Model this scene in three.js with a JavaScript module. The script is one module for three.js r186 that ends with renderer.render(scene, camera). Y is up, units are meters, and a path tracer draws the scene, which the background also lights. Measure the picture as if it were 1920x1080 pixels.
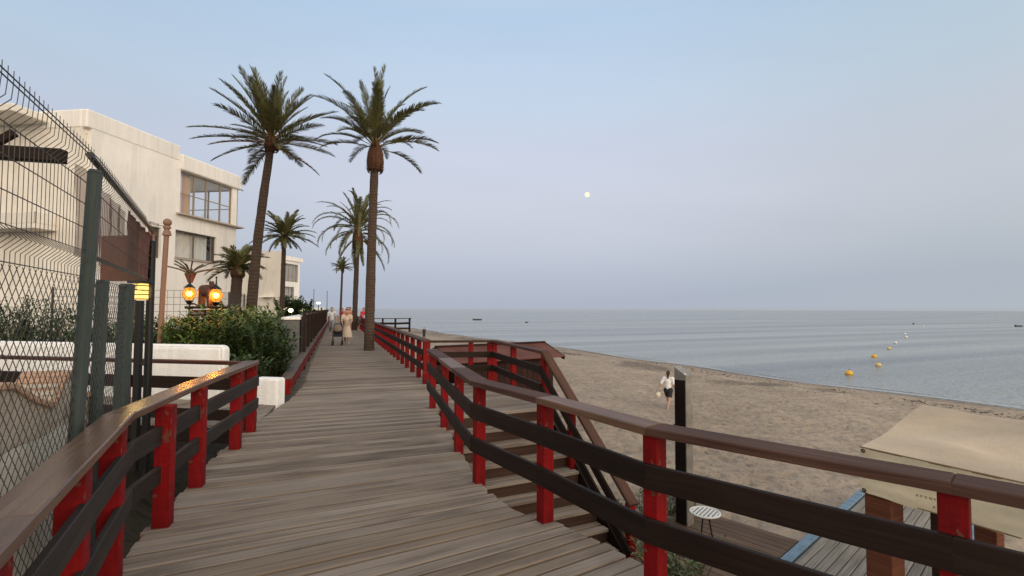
import * as THREE from 'three';
import { mergeGeometries, mergeVertices } from 'three/addons/utils/BufferGeometryUtils.js';
import { RoundedBoxGeometry } from 'three/addons/geometries/RoundedBoxGeometry.js';
import { MarchingCubes } from 'three/addons/objects/MarchingCubes.js';

// ------------------------------------------------------------------ camera, sky, sun, exposure
const scene = new THREE.Scene();
const F = 960, EYE = 1.65, PITCH = Math.atan(40 / F), ROLL = 0.0033;
const camera = new THREE.PerspectiveCamera(2 * Math.atan(540 / F) * 180 / Math.PI, 1920 / 1080, 0.05, 20000);
camera.position.set(0, EYE, 0);
camera.rotation.set(PITCH, 0, ROLL, 'XYZ');
scene.add(camera);

const renderer = new THREE.WebGLRenderer({ antialias: true });
renderer.setSize(1024, 576);
renderer.shadowMap.enabled = true;
renderer.toneMapping = THREE.LinearToneMapping;
renderer.toneMappingExposure = 1.0;

const lerp = (a, b, t) => a + (b - a) * t, clamp = (x, a = 0, b = 1) => Math.min(b, Math.max(a, x));
const smooth = (a, b, x) => { const t = clamp((x - a) / (b - a)); return t * t * (3 - 2 * t); };
const srgb = (r, g, b) => { const f = c => { c /= 255; return c <= 0.04045 ? c / 12.92 : Math.pow((c + 0.055) / 1.055, 2.4); }; return [f(r), f(g), f(b)]; };
{
  // dusk sky: blue-grey earth shadow at the horizon ahead, lavender belt above it, pale blue higher; warm afterglow behind
  const w = 1024, h = 512, data = new Float32Array(w * h * 4);
  const east = [[-90, srgb(120, 120, 122)], [-1, srgb(160, 170, 188)], [0, srgb(172, 180, 196)], [3, srgb(182, 190, 206)], [7, srgb(197, 203, 217)], [12, srgb(206, 211, 226)],
    [17, srgb(204, 212, 230)], [22, srgb(198, 214, 234)], [30, srgb(184, 207, 233)], [45, [.56, .64, .76]], [65, [.66, .68, .72]], [90, [.72, .71, .7]]];
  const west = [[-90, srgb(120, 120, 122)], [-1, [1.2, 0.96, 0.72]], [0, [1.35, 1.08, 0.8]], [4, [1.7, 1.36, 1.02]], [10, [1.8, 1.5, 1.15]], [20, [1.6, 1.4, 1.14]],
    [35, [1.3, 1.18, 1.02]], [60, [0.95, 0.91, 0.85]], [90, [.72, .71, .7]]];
  const at = (tab, e) => { let i = 0; while (i < tab.length - 2 && e > tab[i + 1][0]) i++; const [e0, c0] = tab[i], [e1, c1] = tab[i + 1], t = clamp((e - e0) / (e1 - e0)); return c0.map((c, k) => lerp(c, c1[k], t)); };
  for (let y = 0; y < h; y++) for (let x = 0; x < w; x++) {
    const e = ((y + 0.5) / h - 0.5) * 180, az = ((x + 0.5) / w - 0.5) * 2 * Math.PI;
    const dx = Math.cos(az), dz = Math.sin(az);
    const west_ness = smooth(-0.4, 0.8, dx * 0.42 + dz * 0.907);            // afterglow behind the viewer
    const side = dx;                                                          // right of the view is a touch greener and greyer
    const a = at(east, e), b = at(west, e), m = smooth(0.1, 0.85, side);
    const l = smooth(-0.1, -0.8, side);
    const cl = Math.sin(az * 5 + e * 0.5 + 2 * Math.sin(e * 0.35 + az * 3)) * 0.6 + Math.sin(az * 17 - e * 0.9 + Math.sin(az * 7)) * 0.25 + Math.sin(az * 31 + e * 2.1) * 0.15, cloud = 1 + 0.012 * cl * smooth(0, 6, e) * smooth(60, 20, e);
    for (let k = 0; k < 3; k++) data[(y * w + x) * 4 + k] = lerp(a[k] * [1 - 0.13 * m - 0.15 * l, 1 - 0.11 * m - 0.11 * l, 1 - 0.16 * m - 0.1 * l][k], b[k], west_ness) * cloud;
    data[(y * w + x) * 4 + 3] = 1;
  }
  const sky = new THREE.DataTexture(data, w, h, THREE.RGBAFormat, THREE.FloatType);
  sky.mapping = THREE.EquirectangularReflectionMapping; sky.magFilter = sky.minFilter = THREE.LinearFilter; sky.wrapS = THREE.RepeatWrapping; sky.needsUpdate = true;
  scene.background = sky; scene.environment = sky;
}
const sun = new THREE.DirectionalLight(new THREE.Color(1, 0.82, 0.64), 1.0);
sun.position.set(48, 24, 60); sun.target.position.set(0, 0, -10); sun.castShadow = true; sun.shadow.radius = 60;
sun.shadow.mapSize.set(2048, 2048); Object.assign(sun.shadow.camera, { left: -60, right: 60, top: 60, bottom: -60, near: 1, far: 260 });
scene.add(sun, sun.target);

// ------------------------------------------------------------------ helpers
function mulberry(a) { return () => { a |= 0; a = a + 0x6D2B79F5 | 0; let t = Math.imul(a ^ a >>> 15, 1 | a); t = t + Math.imul(t ^ t >>> 7, 61 | t) ^ t; return ((t ^ t >>> 14) >>> 0) / 4294967296; }; }
const rnd = mulberry(20240721), rr = (a, b) => a + (b - a) * rnd();
const V = (x, d, y = 0) => new THREE.Vector3(x, y, -d);                   // x to the right, d ahead, y up
const camRot = new THREE.Matrix4().makeRotationFromEuler(camera.rotation);
const ray = (px, py) => new THREE.Vector3((px - 960) / F, (540 - py) / F, -1).applyMatrix4(camRot);
function G(px, py, Y = 0) { const r = ray(px, py), t = (Y - EYE) / r.y; return [r.x * t, -r.z * t]; }   // where a sight line meets the level Y: [x, d]
const used = new Map();
function numbered(n) { const k = used.get(n) || 0; used.set(n, k + 1); return k ? `${n}_${String(k).padStart(3, '0')}` : n; }
function thing(name, label, category, group, pos = [0, 0, 0], turn = 0) {
  const o = new THREE.Group(); o.name = numbered(name); o.position.set(pos[0], pos[2] || 0, -pos[1]); o.rotation.y = turn;
  o.userData = { label, category }; if (group) o.userData.group = group; scene.add(o); return o;
}
function setting(name, label, category) { const o = new THREE.Group(); o.name = name; o.userData = { label, category, kind: 'structure' }; scene.add(o); return o; }
function part(parent, name, geo, mat) {
  const m = new THREE.Mesh(Array.isArray(geo) ? (geo.length > 1 ? mergeGeometries(geo.map(clean)) : geo[0]) : geo, mat);
  m.name = name; m.castShadow = m.receiveShadow = true; parent.add(m); return m;
}
function clean(g) {
  g = g.index ? g.toNonIndexed() : g;
  for (const k of Object.keys(g.attributes)) if (!['position', 'normal', 'uv'].includes(k)) g.deleteAttribute(k);
  if (!g.attributes.normal) g.computeVertexNormals();
  if (!g.attributes.uv) g.setAttribute('uv', new THREE.BufferAttribute(new Float32Array(g.attributes.position.count * 2), 2));
  return g;
}
function boxUV(g, off = [0, 0]) {          // uv in metres from the dominant axis; x runs along u
  const p = g.attributes.position, n = g.attributes.normal, uv = new Float32Array(p.count * 2);
  for (let i = 0; i < p.count; i++) {
    const ax = Math.abs(n.getX(i)), ay = Math.abs(n.getY(i)), az = Math.abs(n.getZ(i)); let u, v;
    if (ax >= ay && ax >= az) { u = p.getZ(i); v = p.getY(i); } else if (ay >= az) { u = p.getX(i); v = p.getZ(i); } else { u = p.getX(i); v = p.getY(i); }
    uv[2 * i] = u + off[0]; uv[2 * i + 1] = v + off[1];
  }
  g.setAttribute('uv', new THREE.BufferAttribute(uv, 2)); return g;
}
function rbox(w, h, d, r = 0.006, off) { return boxUV(clean(new RoundedBoxGeometry(w, h, d, 1, Math.min(r, w * 0.4, h * 0.4, d * 0.4))), off); }
function box(w, h, d, x = 0, y = 0, z = 0) { const g = clean(new THREE.BoxGeometry(w, h, d)); g.translate(x, y, z); return boxUV(g); }
function bar(p, q, w, h, r = 0.005) {      // beam from p to q, w across, h high
  const dir = q.clone().sub(p), len = dir.length(); dir.normalize();
  const g = rbox(len, h, w, r, [rnd() * 3, rnd() * 3]);
  let z = new THREE.Vector3().crossVectors(dir, new THREE.Vector3(0, 1, 0)); if (z.lengthSq() < 1e-6) z.set(0, 0, 1); z.normalize();
  const y = new THREE.Vector3().crossVectors(z, dir);
  g.applyMatrix4(new THREE.Matrix4().makeBasis(dir, y, z).setPosition(p.clone().add(q).multiplyScalar(0.5))); return g;
}
function rod(p, q, r, r2 = r, n = 6) {
  const dir = q.clone().sub(p), g = clean(new THREE.CylinderGeometry(r2, r, dir.length(), n, 1, n < 5));
  g.applyQuaternion(new THREE.Quaternion().setFromUnitVectors(new THREE.Vector3(0, 1, 0), dir.clone().normalize()));
  const c = p.clone().add(q).multiplyScalar(0.5); g.translate(c.x, c.y, c.z); return g;
}
// board: convex outline [x,d] (any turn) between y0 and y1 with a chamfered top; u runs along dir
function board(poly, y0, y1, bev = 0.006, dir) {
  let P = poly.map(p => [p[0], p[1]]);
  let area = 0; for (let i = 0; i < P.length; i++) { const a = P[i], b = P[(i + 1) % P.length]; area += a[0] * b[1] - b[0] * a[1]; }
  if (area < 0) P.reverse();
  const n = P.length, nor = P.map((a, i) => { const b = P[(i + 1) % n], dx = b[0] - a[0], dd = b[1] - a[1], l = Math.hypot(dx, dd) || 1; return [-dd / l, dx / l]; });
  const I = P.map((p, i) => { const a = nor[(i + n - 1) % n], b = nor[i], k = bev / Math.max(0.3, 1 + a[0] * b[0] + a[1] * b[1]); return [p[0] + (a[0] + b[0]) * k, p[1] + (a[1] + b[1]) * k]; });
  if (!dir) { let best = 0; for (let i = 0; i < n; i++) { const a = P[i], b = P[(i + 1) % n], l = Math.hypot(b[0] - a[0], b[1] - a[1]); if (l > best) { best = l; dir = [(b[0] - a[0]) / l, (b[1] - a[1]) / l]; } } }
  const pos = [], uv = [], ou = rnd() * 5, ov = rnd() * 5;
  const put = (p, y, k) => { pos.push(p[0], y, -p[1]); uv.push(p[0] * dir[0] + p[1] * dir[1] + ou, -p[0] * dir[1] + p[1] * dir[0] + (k ? y : 0) + ov); };
  const tri = (a, b, c) => { put(...a); put(...b); put(...c); };
  for (let i = 1; i < n - 1; i++) { tri([I[0], y1], [I[i], y1], [I[i + 1], y1]); tri([P[0], y0], [P[i + 1], y0], [P[i], y0]); }
  for (let i = 0; i < n; i++) { const j = (i + 1) % n;
    tri([P[i], y1 - bev, 1], [P[j], y1 - bev, 1], [I[j], y1, 1]); tri([P[i], y1 - bev, 1], [I[j], y1, 1], [I[i], y1, 1]);
    tri([P[i], y0, 1], [P[j], y0, 1], [P[j], y1 - bev, 1]); tri([P[i], y0, 1], [P[j], y1 - bev, 1], [P[i], y1 - bev, 1]); }
  const g = new THREE.BufferGeometry(); g.setAttribute('position', new THREE.Float32BufferAttribute(pos, 3)); g.setAttribute('uv', new THREE.Float32BufferAttribute(uv, 2)); g.computeVertexNormals(); return g;
}
function offsetLine(P, off) {              // mitred offset of an open line of [x,d]; positive is to the right of its direction
  return P.map((p, i) => { const a = P[Math.max(0, i - 1)], b = P[Math.min(P.length - 1, i + 1)];
    const n = (u, v) => { const l = Math.hypot(v[0] - u[0], v[1] - u[1]); return [(v[1] - u[1]) / l, -(v[0] - u[0]) / l]; };
    const n1 = i ? n(a, p) : n(p, b), n2 = i < P.length - 1 ? n(p, b) : n(a, p), k = off / Math.max(0.3, 1 + n1[0] * n2[0] + n1[1] * n2[1]);
    return [p[0] + (n1[0] + n2[0]) * k, p[1] + (n1[1] + n2[1]) * k]; });
}
function clipStrip(poly, n, lo, hi) {      // part of a convex outline with lo <= p.n <= hi
  const cut = (P, f) => { const out = []; for (let i = 0; i < P.length; i++) { const a = P[i], b = P[(i + 1) % P.length], fa = f(a), fb = f(b);
    if (fa >= 0) out.push(a); if (fa >= 0 !== fb >= 0) { const t = fa / (fa - fb); out.push([lerp(a[0], b[0], t), lerp(a[1], b[1], t)]); } } return out; };
  return cut(cut(poly, p => p[0] * n[0] + p[1] * n[1] - lo), p => hi - p[0] * n[0] - p[1] * n[1]);
}
function floorPlanks(parent, poly, dir, pitch, gap, y0, y1, mats, name = 'plank') {   // boards laid along dir over a convex outline
  const n = [-dir[1], dir[0]], s = poly.map(p => p[0] * n[0] + p[1] * n[1]);
  for (let v = Math.min(...s); v < Math.max(...s) - 0.02; v += pitch) { const q = clipStrip(poly, n, v, v + pitch - gap); if (q.length > 2) part(parent, name, board(q, y0, y1 + rr(-0.003, 0.003), 0.006, dir), mats[Math.floor(rnd() * mats.length)]); }
}

// ---- periodic noise and textures
const perm = new Uint8Array(512); { const p = [...Array(256).keys()]; for (let i = 255; i > 0; i--) { const j = Math.floor(rnd() * (i + 1)); [p[i], p[j]] = [p[j], p[i]]; } for (let i = 0; i < 512; i++) perm[i] = p[i & 255]; }
function pn(x, y, px, py) {                // tileable value noise 0..1
  const xi = Math.floor(x), yi = Math.floor(y), fx = x - xi, fy = y - yi, u = fx * fx * (3 - 2 * fx), v = fy * fy * (3 - 2 * fy);
  const m = (a, n) => ((a % n) + n) % n, hsh = (a, b) => perm[perm[m(a, px) & 255] + (m(b, py) & 255)] / 255;
  return lerp(lerp(hsh(xi, yi), hsh(xi + 1, yi), u), lerp(hsh(xi, yi + 1), hsh(xi + 1, yi + 1), u), v);
}
function fbm(u, v, fx, fy, oct = 4) { let s = 0, a = 0.5, t = 0; for (let i = 0; i < oct; i++) { s += a * pn(u * fx + i * 7, v * fy + i * 3, fx, fy); t += a; a *= 0.5; fx *= 2; fy *= 2; } return s / t; }
function tex(w, h, f, color = true) {      // f(u, v) -> value or [r,g,b] in linear 0..1
  const d = new Uint8Array(w * h * 4), enc = c => { c = clamp(c); return 255 * (color ? (c <= 0.0031308 ? 12.92 * c : 1.055 * Math.pow(c, 1 / 2.4) - 0.055) : c); };
  for (let y = 0; y < h; y++) for (let x = 0; x < w; x++) { const r = f((x + 0.5) / w, (y + 0.5) / h), k = (y * w + x) * 4; for (let c = 0; c < 3; c++) d[k + c] = enc(Array.isArray(r) ? r[c] : r); d[k + 3] = 255; }
  const t = new THREE.DataTexture(d, w, h, THREE.RGBAFormat); t.wrapS = t.wrapT = THREE.RepeatWrapping; t.magFilter = THREE.LinearFilter; t.minFilter = THREE.LinearMipmapLinearFilter; t.generateMipmaps = true;
  if (color) t.colorSpace = THREE.SRGBColorSpace; t.needsUpdate = true; return t;
}
const rep = (t, x, y = x) => { const c = t.clone(); c.repeat.set(x, y); c.needsUpdate = true; return c; };
const std = (color, rough = 0.8, o = {}) => new THREE.MeshStandardMaterial({ color: new THREE.Color().setRGB(...color), roughness: rough, ...o });
const grainF = (u, v) => { const w = fbm(u, v, 3, 8, 3) * 0.06; const s = fbm(u, v + w, 2, 48, 4), fine = fbm(u, v + w, 6, 128, 2), blot = fbm(u, v, 4, 4, 3); return 0.5 + (s - 0.5) * 0.9 + (fine - 0.5) * 0.5 + (blot - 0.5) * 0.7; };
const woodMap = tex(1024, 512, (u, v) => { const g = clamp(grainF(u, v), 0, 1.2), k = 0.42 + 0.5 * g; return [k, k * (0.97 + 0.03 * g), k * (0.92 + 0.08 * g)]; });
const woodBump = tex(1024, 512, (u, v) => clamp(grainF(u, v)), false);
const paintMap = tex(512, 512, (u, v) => { const a = fbm(u, v, 4, 4, 5), b = fbm(u, v, 40, 40, 2); return clamp(0.58 + 0.4 * (a - 0.5) + 0.18 * (b - 0.5)); });
const matte = (color, rough, o) => new THREE.MeshPhysicalMaterial({ color: new THREE.Color().setRGB(...color), roughness: rough, specularIntensity: 0.35, ...o });
const deckMap = tex(1024, 512, (u, v) => { const g = clamp(grainF(u, v), 0, 1.2), k = 0.5 + 0.34 * g - 0.14 * smooth(0.62, 0.8, fbm(u + 0.2, v, 5, 6, 4)); return [k, k * (0.98 + 0.02 * g), k * (0.95 + 0.05 * g)]; });
const wood = (c, rough, bump = 0.0012, sc = [0.6, 1.2], map = woodMap) => matte(c.map(x => x / 0.68), rough, { map: rep(map, ...sc), bumpMap: rep(woodBump, ...sc), bumpScale: bump });
const deckMats = [[.27, .222, .184], [.31, .258, .216], [.21, .171, .142], [.255, .205, .165], [.24, .2, .17], [.335, .282, .238], [.285, .24, .203]].map(c => wood(c.map(x => x * 0.85), 0.8, 0.003, [0.5, 2.1], deckMap));
const railTop = [wood([.082, .042, .03], 0.68, 0.0015), wood([.075, .038, .028], 0.7, 0.0015), wood([.14, .08, .052], 0.45, 0.0015)];
const darkWood = [wood([.019, .0105, .008], 0.62), wood([.023, .013, .0095], 0.62), wood([.017, .01, .008], 0.64)];
const brownWood = wood([.052, .028, .02], 0.65), greyWood = wood([.1, .085, .075], 0.7);
const redMap = tex(512, 512, (u, v) => { const a = fbm(u, v, 4, 4, 5), b = fbm(u, v, 40, 40, 2), g = fbm(u, v, 60, 4, 3), c = smooth(0.69, 0.72, fbm(u + 0.4, v, 14, 9, 4)), k = 0.58 + 0.5 * (a - 0.5) + 0.2 * (b - 0.5) + 0.25 * (g - 0.5); return [clamp(lerp(k, 0.5, c)), clamp(lerp(k * 0.018, 0.16, c)), clamp(lerp(k * 0.026, 0.11, c))]; });
const redPaint = matte([.33, .33, .33], 0.65, { map: rep(redMap, 1.3), bumpMap: rep(paintMap, 3), bumpScale: 0.002 });
const redPaint2 = matte([.29, .29, .29], 0.65, { map: rep(redMap, 1.1), bumpMap: rep(paintMap, 3), bumpScale: 0.002 });
const plasterMap = tex(1024, 1024, (u, v) => { const a = fbm(u, v, 3, 3, 5), s = fbm(u, v, 24, 3, 3), b = fbm(u, v, 90, 90, 2), k = 0.86 + 0.22 * (a - 0.5) + 0.14 * (s - 0.5) + 0.05 * (b - 0.5) - 0.1 * smooth(0.6, 0.75, s); return [k, k * 0.995, k * 0.98]; });
const plasterBump = tex(512, 512, (u, v) => 0.6 * fbm(u, v, 8, 8, 4) + 0.4 * fbm(u, v, 70, 70, 2), false);
const plaster = (c, sc = 0.2) => std(c.map(x => x / 0.86), 0.92, { map: rep(plasterMap, sc), bumpMap: rep(plasterBump, 0.5), bumpScale: 0.012 });
const white = plaster([.87, .85, .82], 0.12), whiteWall = plaster([.9, .9, .9], 0.35), cream = plaster([.8, .765, .71], 0.15);
const blackMetal = std([.012, .013, .013], 0.45, { metalness: 0.3 }), oldPaint = tex(512, 512, (u, v) => { const a = fbm(u, v, 8, 3, 5), b = fbm(u, v, 50, 40, 2), c = smooth(0.55, 0.68, a) * 0.5, r = smooth(0.62, 0.7, fbm(u + 0.3, v, 10, 6, 4)); return [0.026 + 0.03 * c + 0.05 * r + 0.02 * (b - 0.5), 0.043 + 0.035 * c + 0.012 * r + 0.02 * (b - 0.5), 0.041 + 0.035 * c + 0.02 * (b - 0.5)]; }), greenMetal = std([1, 1, 1], 0.6, { map: rep(oldPaint, 1, 0.8), bumpMap: rep(paintMap, 3), bumpScale: 0.006 });
const wireMat = std([.065, .066, .062], 0.5, { metalness: 0.4 }), galv = std([.2, .2, .19], 0.5, { metalness: 0.5 }), steel = std([.42, .41, .38], 0.38, { metalness: 0.85 });
const glass = new THREE.MeshPhysicalMaterial({ color: 0xffffff, roughness: 0.03, transmission: 1, thickness: 0, ior: 1.5 });
const soilMat = std([.06, .05, .04], 0.95, { bumpMap: rep(plasterBump, 1), bumpScale: 0.05 });
const concrete = std([.26, .25, .235].map(x => x / 0.86), 0.85, { map: rep(plasterMap, 0.5), bumpMap: rep(plasterBump, 1), bumpScale: 0.006 });
const leafMat = c => new THREE.MeshPhysicalMaterial({ color: new THREE.Color().setRGB(...c), roughness: 0.62, vertexColors: true, side: THREE.DoubleSide });

// ------------------------------------------------------------------ ground: beach and land as one sheet, and the sea
const SEA = -3.6, SX = 17, SD = 48, NX = -0.898, ND = -0.44;
const inland = (x, d) => (x - SX) * NX + (d - SD) * ND + 0.7 * Math.sin((x * 0.44 - d * 0.898) * 0.09 + 1) + 0.35 * Math.sin((x * 0.44 - d * 0.898) * 0.31);
const leftOf = (x, d) => (-4.29 - 0.335 * (d - 10) - x) * 0.947;          // metres to the left of the boardwalk's left edge
const h2 = (i, j) => { const s = Math.sin(i * 127.1 + j * 311.7) * 43758.5453; return s - Math.floor(s); };
const vn = (x, y) => pn(x + 500, y + 500, 256, 256);
function dimples(x, d) {                   // footprints: soft pits with low rims
  let s = 0; const c = 0.42, i0 = Math.floor(x / c), j0 = Math.floor(d / c);
  for (let i = i0 - 1; i <= i0 + 1; i++) for (let j = j0 - 1; j <= j0 + 1; j++) {
    const r1 = h2(i, j), a = r1 * 6.28, px = (i + h2(i + 9, j)) * c - x, pd = (j + h2(i, j + 9)) * c - d;
    const u = px * Math.cos(a) + pd * Math.sin(a), v = -px * Math.sin(a) + pd * Math.cos(a), q = (u * u) / 0.03 + (v * v) / 0.012;
    s += (0.35 * Math.exp(-q * 0.25) - Math.exp(-q)) * (0.4 + r1);
  }
  return s;
}
function groundY(x, d, fine = true) {
  const u = inland(x, d);
  let y = u < 0 ? SEA + 0.07 * u : SEA + 0.28 * smooth(0, 2.4, u) + 0.5 * smooth(2, 20, u) + 1.1 * smooth(18, 29, u);
  y = Math.max(y, -8);
  const l = leftOf(x, d);
  if (u > 0) { const bank = smooth(1.6, 3.4, l); y = lerp(y, -0.3 + 0.05 * vn(x, d), bank * smooth(2, 9, u)); }
  if (fine && u > 1.2) { const a = smooth(1.2, 5, u) * smooth(2, 0, l); y += a * (0.11 * dimples(x, d) * smooth(70, 30, d) + 0.1 * (vn(x * 0.8, d * 0.8) - 0.5) + 0.14 * (vn(x * 0.22, d * 0.22) - 0.5)) * (x < 6.5 && d < 9.2 ? 0.35 : 1); }
  return y;
}
{
  const xs = [], ds = [];
  for (let x = 0, s = 0.4; x > -190; x -= s) { xs.unshift(x - 1.5); if (x < -12) s *= 1.05; }
  for (let x = -1.35; x < 30; x += x < 14 ? 0.13 : 0.2) xs.push(x);
  for (let x = 30, s = 0.4; x < 160; x += s, s *= 1.08) xs.push(x);
  for (let d = -25; d < 3; d += 0.7) ds.push(d);
  for (let d = 3; d < 46; d += d < 22 ? 0.13 : 0.22) ds.push(d);
  for (let d = 46, s = 0.3; d < 420; d += s, s *= 1.035) ds.push(d);
  const nx = xs.length, nd = ds.length, pos = new Float32Array(nx * nd * 3), col = new Float32Array(nx * nd * 3), uv = new Float32Array(nx * nd * 2), idx = [];
  for (let j = 0; j < nd; j++) for (let i = 0; i < nx; i++) {
    const k = j * nx + i, x = xs[i], d = ds[j], u = inland(x, d);
    pos.set([x, groundY(x, d), -d], k * 3); uv.set([x, d], k * 2);
    const wet = smooth(3.4, 1.2, u + 0.8 * (vn(x * 0.5, d * 0.5) - 0.5)), weed = 0.75 * smooth(0.52, 0.68, vn(x * 0.35 + 40, d * 0.35)) * smooth(3, 5, u) * smooth(11, 6, u), n = 0.78 + 0.24 * vn(x * 0.15, d * 0.15) + 0.2 * vn(x * 0.6 + 90, d * 0.25);
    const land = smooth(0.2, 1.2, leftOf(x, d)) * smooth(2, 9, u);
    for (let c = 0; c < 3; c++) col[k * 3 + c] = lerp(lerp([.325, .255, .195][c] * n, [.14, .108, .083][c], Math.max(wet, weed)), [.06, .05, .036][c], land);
  }
  for (let j = 0; j < nd - 1; j++) for (let i = 0; i < nx - 1; i++) { const a = j * nx + i; idx.push(a, a + 1, a + nx, a + 1, a + nx + 1, a + nx); }
  const g = new THREE.BufferGeometry(); g.setAttribute('position', new THREE.BufferAttribute(pos, 3)); g.setAttribute('color', new THREE.BufferAttribute(col, 3)); g.setAttribute('uv', new THREE.BufferAttribute(uv, 2)); g.setIndex(idx); g.computeVertexNormals();
  const sandMap = tex(1024, 1024, (u, v) => { const a = fbm(u, v, 6, 6, 5), b = fbm(u, v, 180, 180, 2), s = fbm(u, v, 60, 60, 2), k = 0.72 + 0.3 * (a - 0.5) + 0.35 * (b - 0.5) - 0.25 * smooth(0.68, 0.8, s); return [k, k, k * 0.99]; });
  const pits = tex(1024, 1024, (u, v) => { let s = 0.35 * fbm(u, v, 10, 10, 4) + 0.25 * fbm(u, v, 40, 20, 2); const n = 14, i0 = Math.floor(u * n), j0 = Math.floor(v * n);
    for (let i = i0 - 1; i <= i0 + 1; i++) for (let j = j0 - 1; j <= j0 + 1; j++) { const a = (i + n) % n, b = (j + n) % n, t = h2(a, b) * 6.28, x = (i + h2(a + 5, b)) / n - u, y = (j + h2(a, b + 5)) / n - v, p = (x * Math.cos(t) + y * Math.sin(t)) * n, q = (y * Math.cos(t) - x * Math.sin(t)) * n; s -= 0.35 * Math.exp(-p * p * 7 - q * q * 14); }
    return clamp(0.45 + s); }, false);
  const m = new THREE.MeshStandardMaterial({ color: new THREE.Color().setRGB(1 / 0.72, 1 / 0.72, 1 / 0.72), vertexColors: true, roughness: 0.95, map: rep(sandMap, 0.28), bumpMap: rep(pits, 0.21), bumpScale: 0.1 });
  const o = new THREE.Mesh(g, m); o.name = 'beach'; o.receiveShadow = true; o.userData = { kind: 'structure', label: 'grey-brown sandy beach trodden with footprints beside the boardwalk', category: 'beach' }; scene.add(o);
}
{ // dark scraps of seaweed along the high-water line
  const pos = [], T = [-0.44, 0.898], R = mulberry(77);
  for (let i = 0; i < 2600; i++) { const t = -25 + 140 * R(), u = 4.2 + 3.2 * (vn(t * 0.12, 5) - 0.3) + 0.9 * (R() + R() - 1) + (R() < 0.2 ? 5 * R() : 0), x = SX + T[0] * t + NX * u, d = SD + T[1] * t + ND * u, a = R() * 6.28, l = 0.04 + 0.13 * R() * R(), w = l * (0.25 + 0.3 * R()), y = groundY(x, d); if (vn(t * 0.5, 31) < 0.38) continue;
    const c = Math.cos(a), q = Math.sin(a), P = (i, j, h) => [x + c * i - q * j, y + h, -(d + q * i + c * j)]; const A = P(-l, 0, 0.005), B = P(0, -w, 0.01), C = P(l, 0, 0.005), D = P(0, w, 0.01), E = P(0, 0, 0.03 + 0.02 * R()); for (const f of [[A, B, E], [B, C, E], [C, D, E], [D, A, E]]) for (const v of f) pos.push(...v); }
  const g = new THREE.BufferGeometry(); g.setAttribute('position', new THREE.Float32BufferAttribute(pos, 3)); g.computeVertexNormals();
  const o = new THREE.Mesh(g, std([.07, .05, .035], 0.9, { side: THREE.DoubleSide })); o.name = 'seaweed'; o.castShadow = true; o.userData = { kind: 'stuff', label: 'dark scraps of seaweed scattered along the beach above the waterline', category: 'seaweed' }; scene.add(o);
}
{
  const waves = tex(1024, 1024, (u, v) => clamp(0.5 * fbm(u, v, 6, 14, 3) + 0.3 * fbm(u, v, 26, 50, 3) + 0.2 * fbm(u, v, 90, 140, 2)), false);
  const patches = tex(512, 512, (u, v) => { const k = fbm(u, v, 2, 14, 4); return [0.38 + 0.84 * k, 0.4 + 0.8 * k, 0.45 + 0.7 * k]; });
  const g = new THREE.PlaneGeometry(24000, 12000, 1, 1); g.rotateX(-Math.PI / 2); g.rotateY(0.45);
  const p = g.attributes.position, uv = new Float32Array(p.count * 2); for (let i = 0; i < p.count; i++) { const x = p.getX(i), z = p.getZ(i), c = Math.cos(0.45), s = Math.sin(0.45); uv[2 * i] = (x * c - z * s) / 26; uv[2 * i + 1] = (x * s + z * c) / 26; }
  g.setAttribute('uv', new THREE.BufferAttribute(uv, 2)); g.translate(0, SEA, -4000);
  const m = new THREE.MeshPhysicalMaterial({ color: new THREE.Color().setRGB(.34, .36, .355), map: rep(patches, 0.11, 0.31), roughness: 0.24, ior: 1.33, bumpMap: waves, bumpScale: 0.5 });
  const o = new THREE.Mesh(g, m); o.name = 'sea'; o.receiveShadow = true; o.userData = { kind: 'structure', label: 'calm grey-blue sea reaching to the horizon', category: 'sea' }; scene.add(o);
  // foam line where the small waves run out
  const pos = [], T = [-0.44, 0.898];
  const strip = (off, wd, seed, from, to, thr) => { let prev = null; for (let s = from; s < to; s += 0.35) { const w = wd * clamp((vn(s * 0.35 + seed, seed) - thr) * 3); const x0 = SX + T[0] * s, d0 = SD + T[1] * s, u0 = inland(x0, d0), wob = off + 0.5 * (vn(s * 0.18, seed + 3) - 0.5) - u0 / (NX * NX + ND * ND); 
    const a = [x0 + NX * wob, d0 + ND * wob], b = [a[0] - NX * w * 1, a[1] - ND * w * 1]; if (prev && (w > 0.01 || prev[2] > 0.01)) { const [pa, pb] = prev, y = SEA + 0.02, q = [pa, a, b, pa, b, pb]; for (const r of q) pos.push(r[0], y, -r[1]); } prev = [a, b, w]; } };
  strip(-0.1, 0.4, 3, -30, 300, 0.3); strip(-1.4, 0.25, 17, -30, 160, 0.62);
  const fg = new THREE.BufferGeometry(); fg.setAttribute('position', new THREE.Float32BufferAttribute(pos, 3)); fg.computeVertexNormals();
  const foam = new THREE.Mesh(fg, std([.42, .44, .45], 0.6, { side: THREE.DoubleSide })); foam.name = 'foam'; foam.userData = { kind: 'stuff', label: 'thin white foam line where the sea meets the sand', category: 'foam' }; scene.add(foam);
}
{
  const g = new THREE.SphereGeometry(12.5, 24, 16); const m = new THREE.MeshStandardMaterial({ color: 0x111111, emissive: new THREE.Color(1, 0.95, 0.66), emissiveIntensity: 1.1, roughness: 1 });
  const o = new THREE.Mesh(g, m), r = ray(1101, 365).normalize().multiplyScalar(2600); o.position.copy(r).add(camera.position); o.name = 'moon'; o.userData = { label: 'small bright full moon hanging low in the dusk sky above the sea', category: 'moon' }; scene.add(o);
}

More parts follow.
